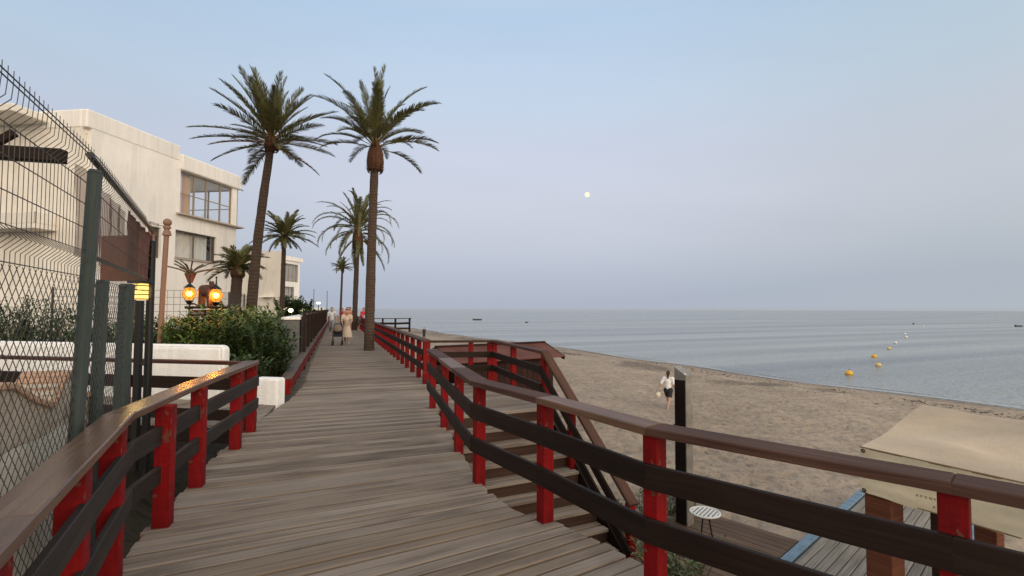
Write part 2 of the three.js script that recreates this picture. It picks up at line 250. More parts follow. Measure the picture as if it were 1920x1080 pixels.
// ------------------------------------------------------------------ boardwalk
const deckTop = 0, deckThick = 0.045;
const pairs = [[[.75, -2.4], [3.4, .0]], [[.0, -1.15], [2.65, 1.12]], [[-.8, .15], [1.72, 2.2]], [[-1.95, 2.2], [.55, 3.78]], [[-2.48, 3.25], [-.1, 4.5]], [[-3.42, 6.24], [-.93, 7.2]], [[-4.27, 10.35], [-1.86, 11.3]]];
{ const far = d => [[-4.27 - 0.344 * (d - 10.35), d], [-1.82 - 0.344 * (d - 11.3), d + 0.92]]; for (const d of [16, 24, 34, 50, 80, 130]) pairs.push(far(d)); }
{
  const bw = setting('boardwalk', 'long grey-brown plank boardwalk curving and then running straight along the beach', 'boardwalk');
  const far = []; let count = 0;
  const side = k => { const pts = pairs.map(p => new THREE.Vector3(p[k][0], p[k][1], 0)); return new THREE.CatmullRomCurve3(pts, false, 'centripetal'); };
  const CL = side(0), CR = side(1);
  for (let i = 0; i < pairs.length - 1; i++) {
    const mid = (a, b) => Math.hypot(b[0] - a[0], b[1] - a[1]);
    const len = (mid(pairs[i][0], pairs[i + 1][0]) + mid(pairs[i][1], pairs[i + 1][1])) / 2, n = Math.round(len / 0.142);
    for (let k = 0; k < n; k++) {
      const t0 = (i + k / n) / (pairs.length - 1), t1 = (i + (k + 1) / n) / (pairs.length - 1);
      const q = (C, t) => { const p = C.getPoint(t); return [p.x, p.y]; };
      let a = q(CL, t0), b = q(CR, t0), c = q(CR, t1), d = q(CL, t1);
      const near = a[1] < 17; const gap = near ? 0.024 : 0.018;
      const eR = near ? rr(-0.02, 0.05) : 0, eL = near ? rr(-0.02, 0.03) : 0;
      const sh = (p, o, t) => { const l = Math.hypot(o[0] - p[0], o[1] - p[1]); return [p[0] + (o[0] - p[0]) * t / l, p[1] + (o[1] - p[1]) * t / l]; };
      a = sh(a, d, gap / 2); b = sh(b, c, gap / 2); c = sh(c, b, gap / 2); d = sh(d, a, gap / 2);
      const ext = (p, o, e) => { const l = Math.hypot(p[0] - o[0], p[1] - o[1]); return [p[0] + (p[0] - o[0]) * e / l, p[1] + (p[1] - o[1]) * e / l]; };
      const b2 = ext(b, a, eR), c2 = ext(c, d, eR), a2 = ext(a, b, eL), d2 = ext(d, c, eL);
      const dir = [(b[0] - a[0]), (b[1] - a[1])], l = Math.hypot(...dir); dir[0] /= l; dir[1] /= l;
      const dy = near ? rr(-0.006, 0.004) : rr(-0.002, 0.002), mat = deckMats[Math.floor(rnd() * deckMats.length)];
      if (near && count < 280) { const o = part(bw, 'plank', board([a2, b2, c2, d2], -deckThick, dy, 0.004, dir), mat); o.castShadow = true; count++; }
      else (far[Math.floor(rnd() * 3)] ||= []).push(board([a2, b2, c2, d2], -deckThick, dy, 0.006, dir));
    }
  }
  far.forEach((g, i) => { const o = part(bw, 'far_decking', g, deckMats[[1, 3, 4][i]]); o.userData.kind = 'stuff'; });
  { const P = (C, off) => { const q = []; for (let i = 0; i <= 60; i++) { const p = C.getPoint(i / 60); q.push([p.x, p.y]); } return offsetLine(q, off); }, a = P(CL, 0.16), b = P(CR, -0.16), gs = []; for (let i = 0; i < 60; i++) gs.push(board([a[i], a[i + 1], b[i + 1], b[i]], -0.1, -0.065, 0.002)); part(bw, 'gap_shade_sheet', gs, std([.02, .016, .013], 0.95)); }  // dark sheet added below the planks so their gaps look shaded
  // joists and edge beams under the planks
  const edge = (k, off) => { const P = []; for (let i = 0; i <= 60; i++) { const p = (k ? CR : CL).getPoint(i / 60); P.push([p.x, p.y]); } const a = offsetLine(P, off - 0.04), b = offsetLine(P, off + 0.04), gs = []; for (let i = 0; i < 60; i++) gs.push(board([a[i], a[i + 1], b[i + 1], b[i]], -0.26, -deckThick - 0.004, 0.003)); return gs; };
  part(bw, 'edge_beam', edge(0, 0.14), darkWood[1]); part(bw, 'edge_beam', edge(1, -0.14), darkWood[1]); part(bw, 'edge_beam', edge(1, -1.2), darkWood[1]);
  for (let i = 0; i < 26; i++) for (const k of [0, 1]) { const p = (k ? CR : CL).getPoint(0.02 + i * 0.028), q = (k ? CL : CR).getPoint(0.02 + i * 0.028), x = lerp(p.x, q.x, 0.06), d = lerp(p.y, q.y, 0.06), y = groundY(x, d, false); part(bw, 'pile', rbox(0.16, 3, 0.16).translate(x, -0.27 - 1.5, -d), darkWood[0]); }
}
const sidePath = [[-3.62, 7.25], [-4.1, 9.02], [-12, 10.6], [-12, 8.55]];
{
  const sp = setting('side_path', 'short plank path leading from the boardwalk left to the white garden wall', 'path');
  floorPlanks(sp, sidePath, [0.225, 0.974], 0.145, 0.01, -0.05, -0.008, deckMats);
  part(sp, 'edge_beam', [bar(V(-3.6, 7.27, -0.16), V(-12, 8.58, -0.16), 0.06, 0.2)], darkWood[2]);
}
// landing at the head of the stairs
const R0 = [.56, 8.7], R1 = [1.52, 6.8], SDir = [0.451, -0.8925], SLeft = [-0.8925, -0.451];
{
  const ld = setting('stair_landing', 'plank landing at the head of the beach stairs', 'landing');
  const L0 = [R0[0] + SLeft[0] * 1.85, R0[1] + SLeft[1] * 1.85];
  floorPlanks(ld, [[-1.84, 11.36], [-.38, 11.72], R0, [-.95, 7.95], [-1.28, 8.7]], [0.8925, 0.451], 0.142, 0.01, -0.05, -0.006, deckMats);
  part(ld, 'edge_beam', [bar(V(-.42, 11.65, -0.16), V(R0[0] - 0.03, R0[1], -0.16), 0.06, 0.2), bar(V(-1.84, 11.3, -0.16), V(-.42, 11.66, -0.16), 0.06, 0.2), bar(V(-.9, 8.0, -0.13), V(R0[0], R0[1] + 0.02, -0.13), 0.04, 0.15)], brownWood);
  for (const [x, d] of [[-.45, 11.6], [.45, 8.8], [-.05, 10.2], [-1.7, 11.2]]) part(ld, 'pile', rbox(0.14, 2.4, 0.14).translate(x, -1.3, -d), darkWood[0]);
}
const STEPS = 9, RISE = 1.74 / STEPS;
{
  const st = thing('beach_stairs', 'plank stairs going down from the landing to the sand along the curved railing', 'stairs');
  for (let i = 1; i <= STEPS; i++) {
    const p = t => [lerp(R0[0], R1[0], t), lerp(R0[1], R1[1], t)], a = p((i - 1) / STEPS), b = p(i / STEPS + 0.03), w = 1.85 + 0.13 * i, y = -RISE * i;
    const L = q => [q[0] + SLeft[0] * w, q[1] + SLeft[1] * w];
    if (i < STEPS) { const m = p((i - 0.5) / STEPS + 0.01), m2 = p((i - 0.5) / STEPS + 0.03);
      part(st, 'tread_board', board([a, m, L(m), L(a)], y - 0.045, y + rr(-.002, .002), 0.007), deckMats[i % 7]); part(st, 'tread_board', board([m2, b, L(b), L(m2)], y - 0.045, y + rr(-.002, .002), 0.007), deckMats[(i * 3 + 1) % 7]); }
    const r0 = p((i - 1) / STEPS + 0.004), r1 = [r0[0] + SDir[0] * 0.03, r0[1] + SDir[1] * 0.03];
    part(st, 'riser', board([r0, r1, L(r1), L(r0)], y + 0.002, y + RISE - 0.05, 0.003), brownWood);
  }
  part(st, 'stringer', [bar(V(R0[0] + 0.05, R0[1] + 0.03, -0.2), V(R1[0] + 0.05, R1[1] + 0.03, -1.74 - 0.1), 0.05, 0.26)], darkWood[1]);
}

// ------------------------------------------------------------------ railings
const POST = 0.105;
function turnOf(dx, dd) { return Math.atan2(dd, dx); }                     // rotation.y that takes local x along (dx, dd)
function railing(o, line, side, postsAt, { top = 0.965, topW = 0.185, inset = 0, mids = [[0.61, 0.75], [0.30, 0.44]], topMats = railTop, postMats = [redPaint], midMat = darkWood, base = -0.02, topParts = true, tall } = {}) {
  // line [x,d] of the posts; side +1: the walkway lies to the left of the line's direction
  const thick = 0.036;
  const A = offsetLine(line, -topW / 2 + inset), B = offsetLine(line, topW / 2 + inset);
  for (let i = 0; i < line.length - 1; i++) part(o, 'top_rail', board([A[i], A[i + 1], B[i + 1], B[i]], top - 0.048, top + rr(-.0015, .0015), 0.007), topMats[i % topMats.length]);
  for (const [y0, y1] of mids) { const s = side > 0 ? -1 : 1, a = offsetLine(line, s * (POST / 2 + 0.002)), b = offsetLine(line, s * (POST / 2 + 0.002 + thick)); for (let i = 0; i < line.length - 1; i++) part(o, 'mid_rail', board([a[i], a[i + 1], b[i + 1], b[i]], y0, y1, 0.005), midMat[i % midMat.length]); }
  for (const [x, d, a, yTop, w] of postsAt) { const t = (yTop ?? top - 0.049), g = rbox(w || POST, t - base, w || POST, 0.007); g.rotateY(a || 0); g.translate(x, (t + base) / 2, -d); part(o, 'post', g, postMats[Math.floor(rnd() * postMats.length)]); }
}
function along(line, ts) { return ts.map(t => { const i = Math.min(line.length - 2, Math.floor(t)), f = t - i, a = line[i], b = line[i + 1]; return [lerp(a[0], b[0], f), lerp(a[1], b[1], f), Math.atan2(b[1] - a[1], b[0] - a[0])]; }); }
{ // near right railing, curving
  const o = thing('curved_railing', 'near curved railing with red posts and dark brown rails at right, between deck and stairs', 'railing');
  const P = [G(811, 765), G(833, 800), G(860, 845), G(898, 903), G(1022, 976), [.85, 3.08], [1.82, 2.14], [2.75, 1.14], [3.5, .2]];
  const first = [P[0][0] - 0.06, P[0][1] + 0.28];
  const line = [first, ...P];
  railing(o, line, -1, P.map((p, i) => { const a = line[i], b = line[Math.min(line.length - 1, i + 2)]; return [p[0], p[1], Math.atan2(b[1] - a[1], b[0] - a[0]), undefined, 0.1]; }), { postMats: [redPaint], base: -0.1 });
}
let farLine;
{ // far right railing
  const o = thing('boardwalk_railing', 'long straight red-posted railing on the sea side of the boardwalk, running to the distance', 'railing');
  const s = G(799, 719); farLine = [s, [s[0] - 0.344 * 12, s[1] + 12], [s[0] - 0.344 * 40, s[1] + 40], [s[0] - 0.344 * 95, s[1] + 95]];
  const posts = []; for (let t = 1.02; t < 93; t += t < 50 ? 1.02 : 2.04) posts.push([s[0] - 0.344 * t, s[1] + t, Math.atan2(1, -0.344)]);
  posts.unshift([s[0], s[1], Math.atan2(1, -0.344), 0.93, 0.15]);
  railing(o, farLine, 1, posts, { postMats: [redPaint2, redPaint], topMats: [railTop[0], brownWood] });
}
{ // landing railing and sloping stair rail
  const o = thing('stair_railing', 'brown-topped railing round the stair landing, sloping down beside the beach stairs', 'railing');
  const s = farLine[0], c = [-.4, 11.7], line = [[s[0] + 0.08, s[1] + 0.02], c, [R0[0], R0[1]]];
  const posts = [...along(line, [0.63, 1.0, 1.45]), [c[0] - 0.1, c[1] - 0.02, 0.25], [R0[0], R0[1], 2.03]];
  railing(o, line, -1, posts, { top: 0.95, topW: 0.15, mids: [[0.57, 0.7], [0.27, 0.4]], postMats: [redPaint2], topMats: [brownWood, railTop[1]], midMat: [darkWood[1], darkWood[0]] });
  const e = [R1[0] + SDir[0] * 0.12, R1[1] + SDir[1] * 0.12];
  const sl = (y, k) => [V(R0[0], R0[1], y), V(e[0], e[1], y - 1.79)];
  part(o, 'hand_rail', bar(...sl(0.93), 0.15, 0.05), railTop[0]);
  for (const y of [0.62, 0.32]) { const off = new THREE.Vector3(SLeft[0], 0, -SLeft[1]).multiplyScalar(0.075), [a, b] = sl(y); part(o, 'sloping_rail', bar(a.add(off), b.add(off), 0.036, 0.13), darkWood[0]); }
  for (const t of [0.36, 0.97]) { const x = lerp(R0[0], e[0], t), d = lerp(R0[1], e[1], t), y = -1.79 * t; part(o, 'post', rbox(0.1, 1.3, 0.1).rotateY(2.03).translate(x, y + 0.88 - 0.65, -d), t > 0.9 ? redPaint : redPaint2); }
}
const leftLine = [[.05, -1.5], [-.78, .1], [-1.68, 1.72], [-2.6, 3.42], [-2.98, 4.8], [-3.47, 6.88]];
{
  const o = thing('left_railing', 'near left railing with worn brown top board and red posts, kinked beside the green fence', 'railing');
  const posts = [[...G(305, 984), 1.85], [...G(369, 911), 1.83], [...G(441, 841), 1.83], [...G(470, 809), 1.83], [-2.42, 3.15, 2.0], [-2.02, 2.4, 2.05], [-1.6, 1.58, 2.05], [-1.15, .75, 2.05], [-.7, -.05, 2.05]];
  posts.forEach(p => p[4] = 0.115);
  railing(o, leftLine, -1, posts, { top: 0.955, topW: 0.175, mids: [[0.62, 0.76], [0.33, 0.46]], topMats: [0, 1].map(k => { const m = wood([[.12, .068, .045], [.1, .055, .037]][k], 0.26, 0.0007); m.specularIntensity = 0.9; return m; }), postMats: [redPaint2], midMat: [wood([.032, .026, .024], 0.6), wood([.028, .023, .021], 0.62)] });
}
{
  const o = thing('side_path_railing', 'thin brown railing along the plank side path in front of the white wall', 'railing');
  const line = [[-3.5, 6.98], [-7.7, 7.75], [-12, 8.5]];
  railing(o, line, -1, along(line, [0.03, 0.479, 1.5]), { top: 0.93, topW: 0.13, mids: [[0.52, 0.69], [0.1, 0.25]], topMats: [wood([.06, .026, .02], 0.5)], postMats: [wood([.12, .022, .02], 0.6)], midMat: [darkWood[1]] });
}
{
  const o = thing('low_kerb_rail', 'low brown kerb rail on red blocks along the left edge of the boardwalk', 'railing');
  const s = [-4.38, 10.02], line = [s, [s[0] - 0.344 * 10, s[1] + 10], [s[0] - 0.344 * 30, s[1] + 30], [s[0] - 0.344 * 85, s[1] + 85]];
  const posts = []; for (let t = 0.1; t < 60; t += 1.25) posts.push([s[0] - 0.344 * t, s[1] + t, 1.9, 0.27, 0.16]);
  railing(o, line, -1, posts, { top: 0.32, topW: 0.2, mids: [[0.06, 0.2]], topMats: [wood([.13, .1, .085], 0.6)], postMats: [redPaint2], midMat: [redPaint2] });
}
{
  const o = thing('viewpoint_railing', 'small dark railing of a side landing far along the boardwalk beyond the palm', 'railing');
  const a = G(702, 608), x = -9.4, d = 36, line = [[x - 0.6, d + 0.2], [x + 1.25, d - 0.1], [x + 2.05, d + 1.4]];
  railing(o, line, 1, along(line, [0, 0.5, 1, 1.9]), { top: 1.0, topW: 0.12, mids: [[0.55, 0.7], [0.2, 0.32]], topMats: [darkWood[1]], postMats: [darkWood[1], redPaint2], midMat: [darkWood[1]] });
}

// ------------------------------------------------------------------ hut beyond the landing
{
  const a = 0.627, dirx = [Math.cos(a), Math.sin(a)];                     // ridge direction in (x, d)
  const o = thing('beach_hut', 'small reddish-brown wooden hut with a pitched roof behind the stair landing', 'hut', null, [-.52, 15.08, -2.35], a);
  const L = 3.33, Wd = 1.4, hW = 2.68, hR = 2.95, oh = 0.25;
  const wallM = [wood([.03, .0125, .01], 0.7), wood([.026, .011, .009], 0.7), wood([.033, .014, .011], 0.7)], roofM = [wood([.125, .052, .042], 0.75), wood([.115, .048, .04], 0.75), wood([.132, .057, .046], 0.75)];
  for (const s of [-1, 1]) for (let k = 0; k < 17; k++) part(o, 'wall_board', rbox(L / 17 - 0.008, hW, 0.03).translate(-L / 2 + (k + 0.5) * L / 17, hW / 2, s * Wd / 2), wallM[k % 3]);
  for (const s of [-1, 1]) for (let k = 0; k < 10; k++) { const z = -Wd / 2 + (k + 0.5) * Wd / 10, h = hR - 0.06 - Math.abs(z) / (Wd / 2) * (hR - hW); part(o, 'wall_board', rbox(0.03, h, Wd / 10 - 0.008).translate(s * L / 2, h / 2, z), wallM[k % 3]); }
  part(o, 'inner_core', box(L - 0.08, hW, Wd - 0.08, 0, hW / 2, 0), darkWood[0]);
  const sl = Math.atan2(hR - hW, Wd / 2), run = (Wd / 2 + oh) / Math.cos(sl);
  for (const s of [-1, 1]) for (let k = 0; k < 6; k++) { const g = rbox(L + 2 * oh, 0.03, run / 6 + 0.02); g.translate(0, k * 0.003, (k + 0.5) * run / 6); g.rotateX(sl); g.translate(0, hR, 0); if (s < 0) g.rotateY(Math.PI); part(o, 'roof_board', g, roofM[k % 3]); }
  for (const s of [-1, 1]) for (const t of [-1, 1]) { const g = rbox(0.04, 0.12, run); g.translate(s * (L / 2 + oh), -0.03, run / 2); g.rotateX(sl); g.translate(0, hR, 0); if (t < 0) g.rotateY(Math.PI); part(o, 'barge_board', g, wallM[1]); }
  part(o, 'ridge_cap', rbox(L + 2 * oh, 0.05, 0.12).translate(0, hR + 0.03, 0), wallM[2]);
  part(o, 'notice', box(0.01, 0.35, 0.3, L / 2 + 0.03, 1.45, 0.35), std([.65, .72, .66], 0.6));
}

// ------------------------------------------------------------------ left: green fence, screen, posts
const FA = [-2.19, 2.19], FDir = [-0.4995, 0.8663];                        // fence line
const fp = t => [-2.7 + (t < 0 ? -0.445 : -0.577) * t, 3.2 + (t < 0 ? 0.895 : 1) * t];
{
  const o = thing('wire_fence', 'tall dark wire and chain-link fence on leaning green posts beside the left railing', 'fence');
  const P3 = (t, y, out = 0) => { const [x, d] = fp(t); return V(x + 0.866 * out, d + 0.5 * out, y); };
  const lean = (t, y0, y1, w, mat, dx, sx = 0) => { const p = P3(t, y0, 0.0), q = P3(t, y1, 0.0); p.x += sx - dx; q.x += sx; const m = part(o, 'post', rod(p, q, w / 2, w / 2, 14), mat); part(m, 'cap', rod(q, q.clone().setY(y1 + 0.02), w * 0.54, w * 0.4, 14), mat); };
  lean(0, -0.6, 2.5, 0.078, greenMetal, 0.11, 0.065); lean(0.62, -0.6, 1.84, 0.082, greenMetal, 0.04); lean(1.66, -0.6, 1.86, 0.125, greenMetal, 0.04); lean(-2.6, -0.6, 2.55, 0.12, greenMetal, 0); lean(3.4, -0.6, 2.5, 0.09, blackMetal, 0);
  const wires = [], bend = [[1.84, .0], [1.9, .0], [1.955, .055], [2.01, .0], [2.46, .0], [2.52, .055], [2.585, .06], [2.64, .06]];
  for (let t = -2.6; t < 3.4; t += 0.056) { if (Math.abs(t) < 0.04) continue; if (t > 2.3) continue; for (let i = 0; i < bend.length - 1; i++) wires.push(rod(P3(t, bend[i][0], bend[i][1]), P3(t, bend[i + 1][0], bend[i + 1][1]), 0.0023, 0.0023, 4)); }
  for (const [y, out] of [[1.85, 0], [2.015, 0], [2.16, 0], [2.31, 0], [2.45, 0], [2.585, .06], [2.605, .064]]) { wires.push(rod(P3(-2.6, y, out), P3(0, y, out), 0.0034, 0.0034, 4)); wires.push(rod(P3(0, y, out), P3(3.4, y, out), 0.0034, 0.0034, 4)); }
  part(o, 'wire_panel', wires, wireMat);
  part(o, 'top_bar', [rod(P3(0, 2.62, 0.02), P3(3.4, 2.62, 0.02), 0.022, 0.022, 6)], blackMetal);
  const chain = (t0, t1, y0, y1, p) => { const gs = []; const n = Math.ceil((t1 - t0 + (y1 - y0)) / p);
    for (let i = 0; i < n; i++) for (const s of [-1, 1]) { let a = s > 0 ? t0 - (y1 - y0) * 0.9 + i * p : t0 + i * p, ya = y0, b = a + s * (y1 - y0) * 0.9, yb = y1;
      const cl = (v, w, yv, yw, lim) => { const f = (lim - v) / (w - v); return [lim, lerp(yv, yw, f)]; };
      if (Math.max(a, b) <= t0 || Math.min(a, b) >= t1) continue;
      if (a < t0) [a, ya] = cl(a, b, ya, yb, t0); if (b < t0) [b, yb] = cl(b, a, yb, ya, t0); if (a > t1) [a, ya] = cl(a, b, ya, yb, t1); if (b > t1) [b, yb] = cl(b, a, yb, ya, t1);
      const m = 3; for (let k = 0; k < m; k++) { const f = k / m, f2 = (k + 1) / m; gs.push(rod(P3(lerp(a, b, f), lerp(ya, yb, f), s * 0.003), P3(lerp(a, b, f2), lerp(ya, yb, f2), s * 0.003), 0.0021, 0.0021, 3)); } }
    return gs; };
  part(o, 'chain_link', [...chain(-2.6, 0, -0.5, 1.84, 0.075), ...chain(0, 1.66, -0.5, 1.84, 0.08)], wireMat).userData.kind = 'stuff';
}
{
  const o = thing('shade_screen', 'rust-brown cloth screen tied to the far upper part of the wire fence', 'screen');
  const cloth = std([.165, .066, .042].map(x => x / 0.58), 0.9, { map: rep(paintMap, 0.7), side: THREE.DoubleSide });
  const net = std([.26, .13, .1], 0.9, { transparent: true, opacity: 0.58, side: THREE.DoubleSide });
  const sheet = (t0, t1, y0, y1, off) => { const n = 24, m = 10, g = new THREE.PlaneGeometry(1, 1, n, m), p = g.attributes.position, uv = g.attributes.uv; for (let i = 0; i < p.count; i++) { const t = lerp(t0, t1, p.getX(i) + 0.5), v = p.getY(i) + 0.5, [x, d] = fp(t), w = off + 0.012 * Math.sin(t * 17) + 0.01 * Math.sin(t * 31 + v * 5), y = lerp(y0, y1, v) - (v < 0.1 ? 0.02 * Math.sin(t * 9) : 0); p.setXYZ(i, x - 0.866 * w, y, -(d - 0.5 * w)); uv.setXY(i, t, y); } g.computeVertexNormals(); return g; };
  part(o, 'cloth', sheet(1.75, 3.4, 2.0, 2.6, 0.03), cloth); part(o, 'netting', sheet(0.1, 1.745, 2.0, 2.58, 0.05), net);
  const [x, d] = fp(3.4); part(o, 'end_flap', [bar(V(x, d, 2.3), V(x - 0.75, d + 0.12, 2.3), 0.012, 0.6, 0.002)], cloth);
}
{
  const o = thing('wooden_beam', 'rough dark wooden beam end poking out behind the wire fence at upper left', 'beam');
  const a = V(-7.4, 4.6, 3.22), b = V(-4.18, 4.72, 3.06); part(o, 'beam', bar(a, b, 0.1, 0.13, 0.015), darkWood[0]); part(o, 'brace', bar(V(-4.95, 4.6, 3.0), V(-4.63, 4.7, 3.28), 0.06, 0.07, 0.01), darkWood[0]); part(o, 'post', bar(V(-7.3, 4.6, -0.4), V(-7.3, 4.6, 3.2), 0.14, 0.14, 0.01), darkWood[0]);
}

// ------------------------------------------------------------------ white walls
function wall(name, label, line, w, y0, y1, mat, rad = 0.06) {             // rounded plaster wall following a line of [x,d]
  const o = thing(name, label, 'wall'), gs = [];
  for (let i = 0; i < line.length - 1; i++) { const a = line[i], b = line[i + 1], L = Math.hypot(b[0] - a[0], b[1] - a[1]), t = Math.atan2(b[1] - a[1], b[0] - a[0]); const g = clean(new RoundedBoxGeometry(L, y1 - y0, w, 3, rad)); boxUV(g); g.rotateY(t); g.translate((a[0] + b[0]) / 2, (y0 + y1) / 2, -(a[1] + b[1]) / 2); gs.push(g); }
  part(o, 'plaster', gs, mat); return o;
}
wall('garden_wall', 'long white rounded garden wall behind the side path, ending by the hedge', [[-5.2, 9.4], [-13, 10.9]], 0.24, -0.5, 0.98, whiteWall, 0.1);
wall('gate_stub_wall', 'low white block of wall standing at the boardwalk edge by the corner post', [[-4.02, 9.0], [-4.5, 9.1]], 0.26, -0.4, 0.44, whiteWall, 0.05);
{
  const o = thing('scalloped_wall', 'near white wall with a scalloped terracotta-edged top behind the chain link at left', 'wall');
  const n = 90, pos = [], uv = [], cap = [], gs = [], tan = [];
  const topY = s => 1.0 + 0.2 * Math.exp(-Math.pow((s - 0.3) / 0.12, 2)) + 0.06 * smooth(0.45, 0.6, s) + 0.16 * smooth(0.55, 0.95, s) - 0.1 * smooth(1.0, 1.3, s);
  const L0 = [-3.2, 3.74], L1 = [-2.74, 2.6];
  const q = s => [lerp(L0[0], L1[0], s), lerp(L0[1], L1[1], s)], dir = [(L1[0] - L0[0]), (L1[1] - L0[1])], dl = Math.hypot(...dir), nn = [-dir[1] / dl, dir[0] / dl];
  for (let i = 0; i < n; i++) { const s0 = -0.02 + i / n * 2.2, s1 = -0.02 + (i + 1) / n * 2.2; const a = q(s0), b = q(s1), f = (p, k) => [p[0] + nn[0] * k, p[1] + nn[1] * k]; const y0 = topY(s0), y1 = topY(s1);
    const P = (p, y) => V(p[0], p[1], y); const quad = (a, b, c, d) => { for (const v of [a, b, c, a, c, d]) { pos.push(v.x, v.y, v.z); uv.push(Math.hypot(v.x - L0[0], v.z + L0[1]), v.y); } };
    for (const k of [-0.1, 0.1]) quad(P(f(a, k), -0.7), P(f(b, k), -0.7), P(f(b, k), y1), P(f(a, k), y0)); quad(P(f(a, -0.1), y0), P(f(b, -0.1), y1), P(f(b, 0.1), y1), P(f(a, 0.1), y0));
    { const m = (y0 + y1) / 2, h = Math.max(0.06, m - 0.87); tan.push(bar(P(a, y0 - h / 2), P(b, y1 - h / 2), 0.212, h, 0.004)); } cap.push(bar(P(a, y0 + 0.018), P(b, y1 + 0.018), 0.26, 0.04, 0.012)); }
  const e = q(-0.02); gs.push(box(0.01, 1.3, 0.2).rotateY(Math.atan2(dir[1], dir[0])).translate(e[0], -0.05, -e[1]));
  const g = new THREE.BufferGeometry(); g.setAttribute('position', new THREE.Float32BufferAttribute(pos, 3)); g.setAttribute('uv', new THREE.Float32BufferAttribute(uv, 2)); g.computeVertexNormals();
  const m = plaster([.66, .63, .57], 0.4); m.side = THREE.DoubleSide; part(o, 'plaster', g, m); part(o, 'stucco_band', tan, plaster([.46, .4, .33], 0.6)); part(o, 'coping', cap, std([.42, .27, .19].map(x => x / 0.58), 0.85, { map: rep(paintMap, 2) }));
}
{ // end wall beside the slat fence
  wall('villa_side_wall', 'white wall end, its shade painted in as grey, between the hedge and the dark slat fence', [[-6.72, 15.6], [-9.8, 24.6]], 0.5, -0.4, 1.3, plaster([.14, .145, .15], 0.3), 0.02);  // white wall; shade of its face is put into the grey plaster colour
  wall('wall_coping', 'white coping slab on the shade-grey wall beside the slat fence', [[-6.7, 15.55], [-9.8, 24.6]], 0.56, 1.303, 1.39, whiteWall, 0.03);
}
{
  const o = thing('slat_fence', 'dark brown slat fence running along the left side of the boardwalk', 'fence');
  const s = [-6.42, 15.7], stuff = []; const m = [wood([.05, .03, .025], 0.6), wood([.06, .036, .03], 0.6)];
  const P = t => [s[0] - 0.344 * t, s[1] + t];
  for (let t = 0; t < 52; t += 0.135) { const [x, d] = P(t), h = 1.62 + 0.01 * h2(t * 10, 1); const g = rbox(0.025, h, 0.11, 0.004).rotateY(0.33).translate(x, -0.2 + h / 2, -d); if (t < 24) part(o, 'slat', g, m[Math.floor(t * 7) % 2]); else stuff.push(g); }
  part(o, 'far_slats', stuff, m[0]).userData.kind = 'stuff';
  for (let t = 0; t < 52; t += 2.4) { const [x, d] = P(t); part(o, 'post', rbox(0.09, 1.75, 0.09).rotateY(0.33).translate(x + 0.075, 0.68, -d), darkWood[1]); }
  const a = P(0), b = P(52); part(o, 'cap_rail', bar(V(a[0], a[1], 1.46), V(b[0], b[1], 1.46), 0.14, 0.04), wood([.12, .09, .075], 0.6));
}
{ // welded mesh fence before the villas
  const o = thing('mesh_fence', 'thin welded wire mesh fence standing behind the oleander hedge', 'fence');
  const A = [-11.5, 14.0], B = [-8.6, 17.2], gs = [], L = Math.hypot(B[0] - A[0], B[1] - A[1]); const C = [-9.6, 26];
  const run = (A, B) => { const L = Math.hypot(B[0] - A[0], B[1] - A[1]), P = (t, y) => V(lerp(A[0], B[0], t / L), lerp(A[1], B[1], t / L), y); for (let t = 0; t <= L; t += 0.16) gs.push(rod(P(t, -0.3), P(t, 2.15), 0.0055, 0.0055, 3)); for (let y = 0; y < 2.2; y += 0.195) gs.push(rod(P(0, y), P(L, y), 0.006, 0.006, 3)); };
  run([-12.2, 13.6], [-8.5, 14.4]); run([-8.5, 14.4], [-11, 22]);
  part(o, 'mesh', gs, wireMat); for (const [x, d] of [[-12.2, 13.6], [-10.3, 14.0], [-8.5, 14.4], [-9.4, 17], [-10.2, 19.5]]) part(o, 'post', rod(V(x, d, -0.3), V(x, d, 2.2), 0.028, 0.028, 8), wireMat);
}

// ------------------------------------------------------------------ villas
function holed(w, h, holes, t) { const s = new THREE.Shape([new THREE.Vector2(0, 0), new THREE.Vector2(w, 0), new THREE.Vector2(w, h), new THREE.Vector2(0, h)]); for (const [a, b, c, d] of holes) s.holes.push(new THREE.Path([new THREE.Vector2(a, c), new THREE.Vector2(a, d), new THREE.Vector2(b, d), new THREE.Vector2(b, c)])); const g = clean(new THREE.ExtrudeGeometry(s, { depth: t, bevelEnabled: false })); return boxUV(g); }
const frameM = std([.3, .24, .17], 0.5), frameDark = std([.16, .13, .1], 0.5), curtainM = [std([.62, .6, .56], 0.9), std([.5, .44, .4], 0.9), std([.5, .3, .3], 0.9)];
function curtain(w, h, folds, seed) { const g = new THREE.PlaneGeometry(w, h, folds * 6, 1), p = g.attributes.position; for (let i = 0; i < p.count; i++) p.setZ(i, 0.05 * Math.sin(p.getX(i) / w * folds * 6.28 + seed) + 0.02 * Math.sin(p.getX(i) * 9 + seed)); g.computeVertexNormals(); return clean(g); }
